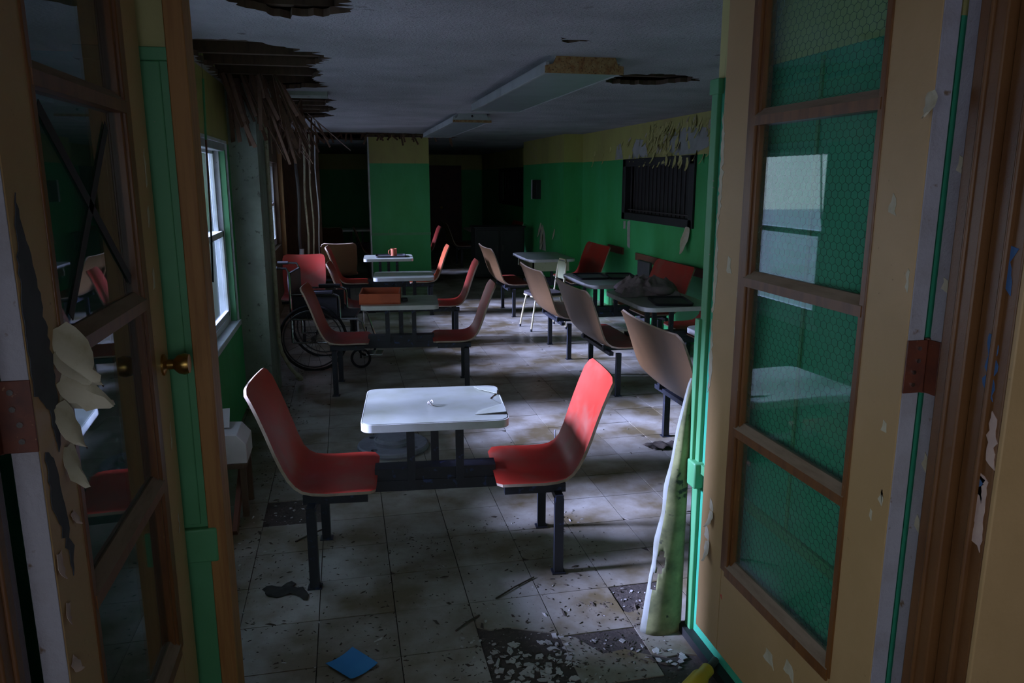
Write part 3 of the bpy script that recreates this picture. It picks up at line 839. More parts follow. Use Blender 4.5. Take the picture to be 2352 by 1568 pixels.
# ------------------------------------------------------------------ shell seats, dining sets
def shell_mesh(wb, wt, red, edge, back='shell_back'):
    """seat facing +x; x=0 at the set centre side is to the right; profile from front edge to top of back"""
    prof = [(-0.262, 0.428), (-0.285, 0.434), (-0.33, 0.432), (-0.40, 0.424), (-0.47, 0.416), (-0.53, 0.416), (-0.575, 0.425), (-0.612, 0.448),
            (-0.638, 0.485), (-0.658, 0.54), (-0.676, 0.61), (-0.695, 0.69), (-0.715, 0.765), (-0.735, 0.83), (-0.748, 0.866), (-0.754, 0.880)]
    prof = [(x - 0.040 * max(0.0, z - 0.45) / 0.43, z) for x, z in prof]
    L = [0.0]
    for a, b in zip(prof[:-1], prof[1:]):
        L.append(L[-1] + math.hypot(b[0] - a[0], b[1] - a[1]))
    T = L[-1]
    n, K = len(prof), 11
    A, B = [], []
    th = 0.013
    for i, (x, z) in enumerate(prof):
        a, b = prof[max(i - 1, 0)], prof[min(i + 1, n - 1)]
        d = Vector((b[0] - a[0], b[1] - a[1])).normalized()
        nx, nz = (d.y, -d.x)            # towards the sitter
        t = L[i] / T
        w = wb + (wt - wb) * t
        r = 0.05
        e = min(L[i], T - L[i])
        if e < r:
            w -= 2 * (r - math.sqrt(max(0, r * r - (r - e) ** 2)))
        # waist cut between seat and back
        w -= 0.035 * math.exp(-((t - 0.48) / 0.11) ** 2)
        for k in range(K):
            u = -1 + 2 * k / (K - 1)
            dish = 0.024 * abs(u) ** 2.2 * min(1.0, t / 0.30) * (1 if t < 0.97 else 0.8)
            A.append((x + nx * dish, u * w / 2, z + nz * dish))
            B.append((x + nx * (dish - th), u * w / 2, z + nz * (dish - th)))
    m = MB()
    N = len(A)
    q = lambda i, k: i * K + k
    m.add(A + B, [(q(i, k), q(i, k + 1), q(i + 1, k + 1), q(i + 1, k)) for i in range(n - 1) for k in range(K - 1)], 0)
    for i in range(n - 1):
        for k in range(K - 1):
            m.f.append((N + q(i, k), N + q(i + 1, k), N + q(i + 1, k + 1), N + q(i, k + 1))); m.m.append(1)
    rim = [q(0, k) for k in range(K)] + [q(i, K - 1) for i in range(1, n)] + [q(n - 1, k) for k in range(K - 2, -1, -1)] + [q(i, 0) for i in range(n - 2, 0, -1)]
    for a, b in zip(rim, rim[1:] + rim[:1]):
        m.f.append((a, b, N + b, N + a)); m.m.append(2)
    return m.mesh('seat_shell', [red, back, edge], angle=0.9)

MIR = Matrix.Rotation(PI, 4, 'Z')
CACHE = {}
def seat_frame_parts(root, wide, sgn, metal, legs=True):
    rot = Matrix.Identity(4) if sgn < 0 else MIR
    key = (wide, metal)
    if key not in CACHE:
        hw = 0.235 if not wide else 0.36
        bar = MB().box(-0.575, -0.30, -0.018, 0.018, 0.368, 0.408).mesh('seat_bar', metal)
        cross = MB().box(-0.555, -0.52, -hw - 0.02, hw + 0.02, 0.345, 0.375).mesh('cross_bar', metal)
        leg = MB().box(-0.020, 0.020, -0.016, 0.016, 0.0, 0.36).box(-0.03, 0.03, -0.026, 0.026, 0, 0.006).mesh('leg', metal)
        CACHE[key] = (bar, cross, leg, hw)
    bar, cross, leg, hw = CACHE[key]
    for y in (-hw * 0.75, hw * 0.75):
        inst(bar, 'seat_bar', root, rot @ Matrix.Translation((0, y, 0)))
    inst(cross, 'cross_bar', root, rot)
    for y in (-hw, hw):
        inst(leg, 'leg', root, rot @ Matrix.Translation((-0.5375 if not wide else -0.47, y, 0)))

SH = {}
def shell(red, edge, wide):
    k = (red, edge, wide)
    if k not in SH:
        SH[k] = shell_mesh(1.00, 0.96, red, edge) if wide else shell_mesh(0.50, 0.475, red, edge)
    return SH[k]

def dining_set(loc, rz, label, wide=False, reds=('shell_red', 'shell_red'), edges=('shell_edge', 'shell_edge'), top='laminate_top', group='dining sets', metal='black_metal', sticker=True, torn=False, apron=False):
    r = thing('dining_set', (loc[0], loc[1], 0), label, 'dining set', group, math.radians(rz))
    hx, hy = (0.31, 0.28) if not wide else (0.31, 0.50)
    rad = 0.05 if not wide else 0.10
    tz = 0.745
    pl = rrect(-hx, hx, -hy, hy, rad, 6)
    if torn:
        pl = [p for p in rrect(-hx, hx, -hy, hy, rad, 6)]
    core = MB().prism(pl, tz - 0.032, tz - 0.004, 0).build('tabletop', [top], r, None, 0.0, True)
    inner = [(x * (1 - 0.003 / hx), y * (1 - 0.003 / hy)) for x, y in pl]
    if torn:
        inner = rrect(-hx + 0.003, hx - 0.003, -hy + 0.003, hy - 0.003, rad, 6)
        # laminate sheet broken away along the +x edge
        c = [(hx - 0.003, -hy + 0.16), (hx - 0.015, -hy + 0.17), (hx - 0.03, -hy + 0.20), (hx - 0.012, -hy + 0.24), (hx - 0.035, -hy + 0.29), (hx - 0.05, -hy + 0.33), (hx - 0.02, -hy + 0.40), (hx - 0.003, -hy + 0.42)]
        idx = next(i for i, p in enumerate(inner) if p[0] > hx - 0.01 and p[1] > 0)
        inner = inner[:0] + c + inner[0:]
        # keep polygon order: start at lower right going up
        lower = [p for p in rrect(-hx + 0.003, hx - 0.003, -hy + 0.003, hy - 0.003, rad, 6)]
        inner = c + lower
    MB().prism(inner, tz - 0.004, tz, 0).build('laminate_sheet', [top], core)
    band = MB()
    n = len(pl)
    o = [(x * (1 + 0.003 / hx), y * (1 + 0.003 / hy)) for x, y in pl]
    band.add([(x, y, tz - 0.036) for x, y in o] + [(x, y, tz - 0.002) for x, y in o] + [(x, y, tz - 0.002) for x, y in pl] + [(x, y, tz - 0.036) for x, y in pl],
             [(a * n + i, a * n + (i + 1) % n, ((a + 1) % 4) * n + (i + 1) % n, ((a + 1) % 4) * n + i) for a in range(4) for i in range(n)])
    band.build('edge_band', 'edge_band', core)
    if torn:
        fl = MB()
        # lifted corner of the laminate sheet
        pts = [(0.17, -0.20, 0), (0.305, -0.21, 0.012), (0.30, -0.12, 0.022), (0.19, -0.15, 0.002)]
        fl.add([(x, y, tz + 0.001 + z) for x, y, z in pts] + [(x, y, tz + 0.003 + z) for x, y, z in pts], [(0, 1, 2, 3), (4, 5, 6, 7), (0, 1, 5, 4), (1, 2, 6, 5), (2, 3, 7, 6), (3, 0, 4, 7)])
        fl.build('lifted_laminate', [top], core)
        fl = MB()
        pts = [(0.20, 0.255, 0), (0.305, 0.16, 0.018), (0.298, 0.10, 0.006), (0.22, 0.19, 0.004)]
        fl.add([(x, y, tz + 0.001 + z) for x, y, z in pts] + [(x, y, tz + 0.003 + z) for x, y, z in pts], [(0, 1, 2, 3), (4, 5, 6, 7), (0, 1, 5, 4), (1, 2, 6, 5), (2, 3, 7, 6), (3, 0, 4, 7)])
        fl.build('lifted_laminate', [top], core)
    kk = ('post', wide)
    if kk not in CACHE:
        CACHE[kk] = (MB().box(-0.018, 0.018, -0.014, 0.014, 0.40, tz - 0.03).mesh('table_post', metal),
                     MB().box(-0.275, 0.275, -0.045, 0.045, 0.352, 0.455).box(-0.46, 0.46, -0.05, 0.05, 0.35, 0.400).mesh('floor_beam', metal),
                     MB().box(-0.26, 0.26, -0.03, 0.03, tz - 0.05, tz - 0.03).box(-0.03, 0.03, -0.2, 0.2, tz - 0.048, tz - 0.03).mesh('table_bracket', metal),
                     MB().box(-0.022, 0.022, -0.0475, -0.044, 0.362, 0.386).mesh('sticker', 'white_card'))
    post, beam, brk, stk = CACHE[kk]
    for (x, y) in ((-0.11, -0.055), (0.11, -0.055), (0.0, 0.055)):
        inst(post, 'table_post', r, Matrix.Translation((x, y, 0)))
    inst(beam, 'beam', r)
    inst(brk, 'table_bracket', r)
    if sticker: inst(stk, 'sticker', r)
    for sgn, rd, ed in ((-1, reds[0], edges[0]), (1, reds[1], edges[1])):
        inst(shell(rd, ed, wide), 'seat_shell', r, None if sgn < 0 else MIR)
        seat_frame_parts(r, wide, sgn, metal)
    if apron:
        MB().box(-0.24, 0.24, -0.42, -0.40, tz - 0.16, tz - 0.036).box(-0.24, -0.22, -0.42, 0.42, tz - 0.16, tz - 0.036).build('apron', 'laminate_yellowed', r)
    return r

G1 = 'two seat dining sets along the middle of the room'
G2 = 'four seat dining sets along the green wall'
dining_set((0.365, 3.35), -5, 'dining set with torn pale tabletop and two red shell seats, iron disc behind it', reds=('shell_red', 'shell_red'), torn=True, group=G1)
dining_set((0.435, 6.42), -5, 'dining set with an open orange box on its table and two red shell seats', reds=('shell_red', 'shell_red'), group=G1)
dining_set((0.60, 8.20), -4, 'dining set with bare tabletop and red shell seats behind the wheelchair', reds=('shell_red', 'shell_red'), group=G1)
dining_set((0.55, 10.15), -3, 'dining set with a mug on its table in front of the green pier', reds=('shell_red', 'shell_orange'), group=G1)
dining_set((0.95, 14.25), 0, 'shadowed dining set half hidden behind the green pier', reds=('shell_red', 'shell_red'), group=G1)
dining_set((0.25, 16.0), 0, 'dim dining set in the dark room left of the pier', reds=('shell_red', 'shell_red'), group=G1)
dining_set((2.58, 4.36), 0, 'wide bench dining set with brown seat back beside the tan glass door', True, group=G2)
dining_set((2.60, 6.10), 0, 'wide bench dining set with a crumpled grey jacket on its table', True, reds=('shell_red', 'shell_red'), group=G2, metal='black_metal')
dining_set((2.58, 7.44), 0, 'wide bench dining set carrying two dark trays', True, reds=('shell_red', 'shell_red'), group=G2)
dining_set((2.56, 9.87), 0, 'wide bench dining set with bare table by the wall section', True, group=G2, apron=True)
dining_set((2.75, 15.6), 0, 'wide bench dining set in the dark far end', True, reds=('shell_red', 'shell_red'), group=G2)

def single_chair(loc, rz, label, red):
    r = thing('shell_chair', (loc[0], loc[1], 0), label, 'chair', 'single shell chairs', math.radians(rz))
    mx = Matrix.Translation((0.50, 0, 0))
    inst(shell(red, 'shell_edge', False), 'seat_shell', r, mx)
    n0 = len(r.children)
    seat_frame_parts(r, False, -1, 'black_metal')
    for c in list(r.children)[:]:
        if c.name.split('.')[0] != 'seat_shell':
            c.matrix_local = mx @ c.matrix_local
    return r
single_chair((-0.47, 8.95), -90, 'red shell chair facing the wheelchair by the stripped wall', 'shell_red')
single_chair((-0.08, 11.0), 90, 'shell chair with plain brown back beside the mug table', 'shell_red')
single_chair((-0.22, 14.6), 80, 'pink edged shell chair in the dark doorway', 'shell_red')

# ------------------------------------------------------------------ wheelchair (faces +x)
def wheelchair(loc, rz):
    r = thing('wheelchair', (loc[0], loc[1], 0), 'black wheelchair with chrome frame beside the stripped wall', 'wheelchair', None, math.radians(rz))
    for s in (-1, 1):
        y = s * 0.29
        m = MB()
        m.tube([(0.30 * math.cos(a), y, 0.30 + 0.30 * math.sin(a)) for a in [2 * PI * k / 32 for k in range(33)]], 0.014, 8, 0, False)
        wh = m.build('wheel', 'rubber', r)
        MB().tube([(0.265 * math.cos(a), y + s * 0.03, 0.30 + 0.265 * math.sin(a)) for a in [2 * PI * k / 32 for k in range(33)]], 0.007, 6, 0, False).build('hand_rim', 'dark_pole', wh)
        sp = MB()
        for k in range(14):
            a = 2 * PI * k / 14
            sp.tube([(0.02 * math.cos(a), y, 0.30 + 0.02 * math.sin(a)), (0.29 * math.cos(a), y, 0.30 + 0.29 * math.sin(a))], 0.0018, 4)
        sp.tube([(0, y - 0.03, 0.3), (0, y + 0.03, 0.3)], 0.02, 10)
        sp.build('spokes', 'dark_pole', wh)
        cw = MB().tube([(0.42 + 0.085 * math.cos(a), y * 0.85, 0.097 + 0.085 * math.sin(a)) for a in [2 * PI * k / 20 for k in range(21)]], 0.012, 6, 0, False)
        cw.tube([(0.42, y * 0.85, 0.097), (0.42, y * 0.85, 0.30)], 0.009, 6)
        cw.build('caster', 'rubber', r)
        f = MB()
        yy = s * 0.235
        f.tube([(-0.20, yy, 0.25), (-0.20, yy, 0.90), (-0.22, yy, 0.94), (-0.32, yy, 0.945)], 0.011, 8)
        f.tube([(-0.19, yy, 0.70), (0.20, yy, 0.70), (0.235, yy, 0.685), (0.245, yy, 0.65), (0.245, yy, 0.48)], 0.010, 8)
        f.tube([(-0.20, yy, 0.47), (0.40, yy, 0.47), (0.44, yy, 0.44), (0.52, yy, 0.18)], 0.011, 8)
        f.tube([(-0.20, yy, 0.25), (0.40, yy, 0.25), (0.40, yy, 0.47)], 0.010, 8)
        f.build('frame_tube', 'chrome', r)
        MB().box(-0.02, 0.19, yy - 0.02, yy + 0.02, 0.705, 0.735).build('armrest', 'vinyl_black', r, None, 0.006)
        MB().tube([(-0.30, yy, 0.945), (-0.40, yy, 0.945)], 0.016, 8).build('push_grip', 'rubber', r)
        MB().box(0.47, 0.62, yy - 0.10 * (s > 0) * 1.6 - 0.02 * (s < 0), yy + 0.10 * (s < 0) * 1.6 + 0.02 * (s > 0), 0.12, 0.135).build('footplate', 'chrome', r, None, 0.003)
        MB().box(-0.17, 0.22, yy - 0.006, yy + 0.006, 0.49, 0.68).build('side_panel', 'vinyl_black', r)
    MB().box(-0.215, -0.185, -0.235, 0.235, 0.46, 0.90).build('backrest', 'vinyl_black', r, None, 0.008)
    MB().box(-0.19, 0.38, -0.225, 0.225, 0.465, 0.495).build('seat', 'vinyl_black', r, None, 0.01)
    m = MB()
    m.tube([(0.0, -0.235, 0.25), (0.0, 0.235, 0.46)], 0.01, 8)
    m.tube([(0.02, 0.235, 0.25), (0.02, -0.235, 0.46)], 0.01, 8)
    m.tube([(0, -0.29, 0.30), (0, 0.29, 0.30)], 0.012, 8)
    m.build('cross_brace', 'chrome', r)
    return r
wheelchair((-0.28, 7.45), -8)

# ------------------------------------------------------------------ cream tubular side chair (faces -x)
r = thing('tubular_chair', (2.27, 8.72, 0), 'small cream tubular steel chair between the wide benches', 'chair', None, PI + math.radians(8))
for sx_, sy_ in ((1, 1), (1, -1), (-1, 1), (-1, -1)):
    lg = MB().tube([(sx_ * 0.15, sy_ * 0.15, 0.40), (sx_ * 0.19, sy_ * 0.17, 0.2), (sx_ * 0.22, sy_ * 0.18, 0.02)], 0.011, 8).build('leg', 'cream_tube', r)
    MB().tube([(sx_ * 0.22, sy_ * 0.18, 0.03), (sx_ * 0.222, sy_ * 0.18, 0.0)], 0.014, 8).build('rubber_tip', 'rubber', lg)
MB().prism(rrect(-0.20, 0.20, -0.19, 0.19, 0.09, 6), 0.405, 0.44).build('seat', 'vinyl_grey', r, None, 0.006)
MB().tube([(x, y, 0.402) for x, y in rrect(-0.195, 0.195, -0.185, 0.185, 0.09, 6) + [(0.195, -0.0)]], 0.011, 8).build('seat_ring', 'cream_tube', r)
MB().tube([(-0.19, -0.12, 0.40), (-0.22, -0.12, 0.60), (-0.245, -0.115, 0.76), (-0.25, -0.08, 0.81), (-0.25, 0.08, 0.81), (-0.245, 0.115, 0.76), (-0.22, 0.12, 0.60), (-0.19, 0.12, 0.40)], 0.011, 8).build('back_frame', 'cream_tube', r)
MB().box(-0.248, -0.228, -0.108, 0.108, 0.58, 0.79).build('back_pad', 'laminate_yellowed', r, None, 0.006)

# ------------------------------------------------------------------ ceiling light fixtures
def fixture(name, x0, x1, y0, y1, label, rust):
    off = ((x0 + x1) / 2, y0, CZ)
    r = thing(name, off, label, 'ceiling light', 'fluorescent ceiling fixtures')
    zb = 2.315
    ym = (y0 + y1) / 2
    for a, b in ((y0 + 0.006, ym - 0.003), (ym + 0.003, y1 - 0.006)):
        m = MB()
        for s, xa, xb in ((-1, x0, x0 + 0.02), (1, x1 - 0.02, x1)):
            m.box(xa, xb, a, b, zb, zb + 0.055)
        m.build('side_rail', 'fixture_white', r, off, 0.002)
        MB().box(x0 + 0.02, x1 - 0.02, a, b, zb + 0.002, zb + 0.012).build('diffuser', 'lens', r, off)
    MB().box(x0 + 0.05, x1 - 0.05, y0 + 0.01, y1 - 0.01, zb + 0.014, CZ + 0.001).build('housing', 'fixture_white', r, off)
    pl = [(x0 - 0.004, zb - 0.004), (x1 + 0.004, zb - 0.004), (x1 + 0.004, zb + 0.04), (x1 - 0.03, zb + 0.045), (x1 - 0.045, CZ), (x0 + 0.06, CZ), (x0 + 0.04, zb + 0.045), (x0 - 0.004, zb + 0.035)]
    for yy in (y0, y1 - 0.012):
        m = MB()
        n = len(pl)
        m.add([(x, yy, z) for x, z in pl] + [(x, yy + 0.012, z) for x, z in pl], [(i, (i + 1) % n, n + (i + 1) % n, n + i) for i in range(n)] + [tuple(range(n)), tuple(range(n, 2 * n))])
        m.build('end_cap', 'fixture_rust' if rust and yy == y0 else 'fixture_white', r, off)
    if not rust:
        MB().box(x0 - 0.005, x1 + 0.005, y0 - 0.004, y0, zb - 0.004, zb + 0.02).build('rust_strip', 'fixture_rust', r, off)
        MB().tube([((x0 + x1) / 2, y0 - 0.003, zb + 0.06), ((x0 + x1) / 2, y0, zb + 0.06)], 0.012, 12).build('knockout', 'rubber', r, off)
fixture('ceiling_light', 1.12, 1.565, 4.28, 6.82, 'long fluorescent ceiling fixture with rusty end plate', True)
fixture('ceiling_light', 1.15, 1.545, 8.15, 11.2, 'fluorescent ceiling fixture with pale end plate and rusty lip', False)

# ------------------------------------------------------------------ torn ceiling laths, header trim, pilaster, pipes, studs
lath_m = [MB().box(-0.011, 0.011, -0.002, 0.002, -0.42 - 0.08 * k, 0.0).mesh('lath_strip', 'lath') for k in range(4)]
hang = thing('torn_ceiling', (-0.45, 5.9, 2.40), 'brown splintered lath strips hanging from the torn ceiling over the window', 'debris')
for k in range(60):
    x = random.uniform(-0.28, 0.10); y = random.uniform(-0.35, 0.28)
    inst(random.choice(lath_m), 'lath_strip', hang, Matrix.Translation((x - 0.05, y, 0.02)) @ Matrix.Rotation(random.gauss(0.15, 0.2), 4, 'X') @ Matrix.Rotation(random.gauss(-0.22, 0.15), 4, 'Y') @ Matrix.Rotation(random.uniform(0, 3), 4, 'Z') @ Matrix.Diagonal((1.4, 1, random.uniform(0.3, 0.95), 1)))
hang = thing('torn_ceiling', (-0.5, 8.6, 2.40), 'dark lath strips hanging over the red chair and wheelchair', 'debris')
for k in range(50):
    x = random.uniform(-0.30, 0.25); y = random.uniform(-1.6, 2.2)
    inst(random.choice(lath_m), 'lath_strip', hang, Matrix.Translation((x, y, 0.02)) @ Matrix.Rotation(random.gauss(0, 0.3), 4, 'X') @ Matrix.Rotation(random.gauss(-0.2, 0.35), 4, 'Y') @ Matrix.Rotation(random.uniform(0, 3), 4, 'Z') @ Matrix.Diagonal((1, 1, random.uniform(0.3, 1.0), 1)))
hang = thing('torn_ceiling', (0.9, 12.3, 2.40), 'dark shreds hanging from the ceiling slot above the green pier', 'debris')
for k in range(40):
    x = random.uniform(-1.3, 0.9); y = random.uniform(-0.2, 0.6)
    inst(random.choice(lath_m), 'lath_strip', hang, Matrix.Translation((x, y, 0.02)) @ Matrix.Rotation(random.gauss(0, 0.7), 4, 'Y') @ Matrix.Rotation(random.gauss(0, 0.5), 4, 'X') @ Matrix.Diagonal((1.2, 1, random.uniform(0.08, 0.36), 1)))
struct(MB().box(-0.80, -0.60, 6.1, 6.67, 0, 2.42), 'wall_pilaster', 'pilaster', 'grey green pilaster with a painted pipe', 'wall')
struct(MB().box(-0.66, -0.08, 6.36, 6.60, 2.37, 2.42), 'trim_7', 'pilaster', 'pale header trim under the collapsed ceiling', 'trim')
struct(MB().box(-0.625, -0.585, 6.60, 6.70, 0, 2.40), 'trim_8', 'pilaster', 'pale casing strip on the pilaster corner', 'trim')
m = MB().tube([(-0.565, 6.45, 2.40), (-0.565, 6.45, 1.2), (-0.563, 6.46, 0.42), (-0.55, 6.48, 0.33), (-0.50, 6.58, 0.18), (-0.44, 6.68, 0.06), (-0.42, 6.72, 0.03)], 0.016, 10)
pp = m.build('pipe', 'pipe_paint')
tag(pp, 'cream painted pipe running down the pilaster and bending to the floor', 'pipe')
MB().tube([(-0.45, 6.66, 0.085), (-0.43, 6.70, 0.045)], 0.026, 10).build('pipe_fitting', 'pipe_paint', pp)
for y, mt, lb in ((6.88, 'old_wood', 'dark bare wall stud next to the pilaster'), (8.35, 'old_wood', 'dark bare wall stud above the red shell chair'), (11.3, 'raw_wood', 'pale bare wall stud beside the far window'), (11.75, 'old_wood', 'dark bare wall stud touching the partition stub')):
    tag(MB().box(-0.86, -0.80, y, y + 0.045, 0, 2.42).build('wall_stud', mt), lb, 'stud', 'bare wall studs')
for k, (x, y, rr, mt, lb) in enumerate(((-0.52, 11.6, 0.016, 'pipe_paint', 'pale vertical pipe at the partition stub'), (-0.44, 11.65, 0.012, 'pipe_paint', 'thin cream cable hanging at the partition stub'), (-0.36, 11.7, 0.009, 'white_frame', 'loose white cable hanging beside the partition stub'), (-0.62, 11.5, 0.024, 'dark_pole', 'dark drain pipe with white collar at the partition stub'))):
    pts = [(x + 0.012 * math.sin(q * 1.3 + k), y, 2.36 - q * 0.236) for q in range(11)]
    o = tag(MB().tube(pts, rr, 8).build('hanging_pipe', mt), lb, 'pipe', 'pipes at the partition stub')
    if k == 3:
        MB().tube([(x, y, 0.52), (x + 0.01, y, 0.75)], 0.034, 10).build('collar', 'white_frame', o)
tag(MB().tube([(-0.75, 4.87, 2.30), (-0.75, 4.80, 1.96)], 0.007, 6, 0).tube([(-0.75, 4.80, 1.96), (-0.75, 4.74, 1.5)], 0.006, 6, 1).tube([(-0.75, 4.74, 1.5), (-0.75, 4.65, 1.16)], 0.006, 6, 2).tube([(-0.75, 4.87, 2.29), (-0.75, 4.86, 2.46)], 0.0012, 4, 2).build('curtain_rod', ['green_trim', 'rail_wood', 'black_metal']), 'thin green and brown rod hanging in front of the bright window', 'rod')

# ------------------------------------------------------------------ peeling paint on the right wall (local = world)
FLY = [flake_mesh('paint_flake', 'yellow_flake', 20 + k, 0.05, 0.17, -0.018 - 0.012 * k) for k in range(5)]
FLW = [flake_mesh('paint_flake', 'cream_flake', 30 + k, 0.055, 0.15, -0.03) for k in range(3)]
rn = random.Random(11)
def wall_patch(pts, seed, mat='plaster_bare', x=XR, parent=wall_r):
    chip_patch('bare_patch', mat, parent, pts, 'x', x - 0.0025, 0.002, seed)
wall_patch([(7.30, 2.06), (7.6, 2.0), (8.1, 1.99), (8.32, 2.06), (8.3, 2.2), (8.0, 2.27), (7.6, 2.28), (7.36, 2.24)], 4)
wall_patch([(8.9, 2.0), (9.4, 1.99), (9.42, 2.1), (9.3, 2.22), (9.0, 2.2)], 5)
wall_patch([(9.75, 2.0), (10.05, 1.99), (10.0, 2.15), (9.85, 2.2)], 6)
for k in range(175):
    if k < 80: y, z = rn.gauss(8.55, 0.27), rn.uniform(2.10, 2.38)
    elif k < 115: y, z = rn.uniform(7.15, 8.4), rn.uniform(2.26, 2.39)
    elif k < 140: y, z = rn.uniform(7.2, 9.6), rn.uniform(1.98, 2.05)
    elif k < 155: y, z = rn.uniform(7.0, 7.35), rn.uniform(2.05, 2.37)
    else: y, z = rn.uniform(9.3, 11.0), rn.uniform(1.98, 2.30)
    place(rn.choice(FLY + FLW[:1]), 'paint_flake', wall_r, (XR - 0.003, y, z), (rn.gauss(0, 0.22), rn.uniform(0, 0.15), rn.gauss(0, 0.3)), rn.uniform(0.35, 0.85) * (0.6 if k >= 140 else 1))
for k in range(11):
    place(FLY[k % 4], 'paint_flake', wall_r, (XR - 0.028, rn.gauss(8.05, 0.2), rn.uniform(1.93, 2.0)), (rn.gauss(0, 0.35), 0, rn.gauss(0, 0.4)), rn.uniform(0.45, 0.8))
place(FLW[0], 'paint_flake', wall_r, (XR - 0.03, 7.68, 1.235), (0.05, 0, 0.1), 1.9)
wall_patch([(9.4, 0.86), (9.5, 0.88), (9.52, 1.2), (9.42, 1.22)], 12)
wall_patch([(9.58, 1.1), (9.66, 1.1), (9.66, 1.2), (9.58, 1.2)], 13)
struct(MB().box(XR - 0.022, XR + 0.001, 6.3, 9.15, 0.74, 0.83).box(XR - 0.022, XR + 0.001, 9.62, 10.2, 0.76, 0.85), 'trim_9', 'rail_wood', 'brown wooden bump rail on the green wall behind the red seats', 'trim')
for (y, z, sc, rx) in ((12.9, 1.0, 1.6, 0.1), (12.75, 0.95, 1.9, -0.15), (12.7, 0.80, 1.6, 0.2), (12.0, 0.95, 1.1, 0)):
    place(FLW[int(y * 10) % 3], 'paint_flake', pier_r, (3.297, y, z), (rx, 0, 0), sc)
wall_patch([(12.5, 0.55), (12.95, 0.55), (12.9, 0.9), (12.75, 0.98), (12.6, 0.85)], 8, x=3.30, parent=pier_r)
for k in range(10):
    place(FLW[k % 3], 'paint_flake', pier_r, (3.297, 13.2 + 0.1 * (k % 5), 2.1 + 0.03 * k), (rn.gauss(0, 0.5), 0, 0), 0.35)
r = thing('wall_phone', (3.28, 13.05, 1.40), 'small black box with pale edge on the projecting wall section', 'wall box')
MB().box(-0.06, 0.03, -0.16, 0.16, 0, 0.32).build('body', 'dark_frame', r, None, 0.004)
MB().box(-0.07, -0.055, 0.13, 0.17, -0.005, 0.325).build('edge', 'white_frame', r)

# ------------------------------------------------------------------ black low cabinet, far red seats
r = thing('low_cabinet', (2.66, 13.25, 0), 'black low cabinet standing against the projecting wall section', 'cabinet')
MB().box(-0.44, 0.44, 0.0, 0.45, 0.05, 0.90).build('body', 'dark_frame', r, None, 0.006)
for s in (-1, 1):
    d = MB().box(s * 0.22 - 0.2, s * 0.22 + 0.2, -0.018, 0.001, 0.1, 0.86).build('cabinet_door', 'dark_frame', r, None, 0.003)
    MB().box(s * 0.05 - 0.006, s * 0.05 + 0.006, -0.03, -0.018, 0.5, 0.6).build('handle', 'vinyl_grey', d)
MB().box(-0.46, 0.46, -0.02, 0.46, 0.90, 0.925).build('top', 'dark_frame', r, None, 0.004)

# ------------------------------------------------------------------ small things on the tables
TZ = 0.7456
def at_set(c, rz, x, y):
    a = math.radians(rz)
    return (c[0] + x * math.cos(a) - y * math.sin(a), c[1] + x * math.sin(a) + y * math.cos(a))
x, y = at_set((0.435, 6.42), -5, -0.16, 0.0)
r = thing('wooden_box', (x, y, TZ), 'open orange wooden box on the dining table', 'box', None, math.radians(-5))
bw, bd, bh, t_ = 0.165, 0.20, 0.085, 0.013
MB().box(-bw, bw, -bd, bd, 0, 0.012).build('base', 'box_orange', r)
for nm, a in (('front_board', (-bw, bw, -bd, -bd + t_)), ('back_board', (-bw, bw, bd - t_, bd)), ('side_board', (-bw, -bw + t_, -bd + t_, bd - t_)), ('side_board', (bw - t_, bw, -bd + t_, bd - t_))):
    MB().box(a[0], a[1], a[2], a[3], 0, bh).build(nm, 'box_orange', r, None, 0.002)
x, y = at_set((0.435, 6.42), -5, 0.035, -0.03)
tag(MB().prism(rrect(x - 0.025, x + 0.025, y - 0.04, y + 0.04, 0.01), TZ, TZ + 0.022).build('black_wallet', 'vinyl_black', None, None, 0.004), 'small black wallet beside the orange box', 'wallet')
# paper curl on the torn table
tag(MB().tube([(0.345 + 0.012 * math.cos(a), 3.31 + 0.016 * math.sin(a), TZ + 0.014 + 0.009 * math.sin(2 * a)) for a in [5.4 * k / 12 for k in range(13)]], 0.003, 6).build('paper_curl', 'white_card'), 'small white curled scrap on the torn tabletop', 'scrap')
def tray(x, y, rz, w, d, label):
    r = thing('tray', (x, y, TZ), label, 'tray', 'dark trays', math.radians(rz))
    MB().prism(rrect(-w, w, -d, d, 0.03), 0, 0.008).build('tray_base', 'tray_dark', r)
    m = MB()
    o, i = rrect(-w, w, -d, d, 0.03), rrect(-w + 0.012, w - 0.012, -d + 0.012, d - 0.012, 0.025)
    n = len(o)
    m.add([(a, b, 0.008) for a, b in i] + [(a, b, 0.022) for a, b in o] + [(a, b, 0.022) for a, b in [(q[0] * 1.03, q[1] * 1.03) for q in o]] + [(a, b, 0.0) for a, b in o],
          [(k * n + q, k * n + (q + 1) % n, (k + 1) * n + (q + 1) % n, (k + 1) * n + q) for k in range(3) for q in range(n)])
    m.build('rim', 'vinyl_black', r)
tray(2.60, 5.84, 78, 0.20, 0.15, 'dark tray beside the crumpled jacket')
tray(2.47, 7.55, 85, 0.20, 0.15, 'dark tray at the corner of the table behind the jacket')
tray(2.78, 7.50, 80, 0.20, 0.13, 'dark tray lying behind the crumpled jacket')
tray(0.58, 10.15, 0, 0.19, 0.14, 'dark tray under the terracotta mug')
mg = MB()
mg.lathe([(0.036, 0.010), (0.040, 0.014), (0.040, 0.105), (0.036, 0.105), (0.036, 0.02)], 20)
mug = mg.build('mug', 'mug_terracotta')
mug.location = (0.62, 10.13, TZ)
tag(mug, 'terracotta mug standing on the tray before the green pier', 'mug')
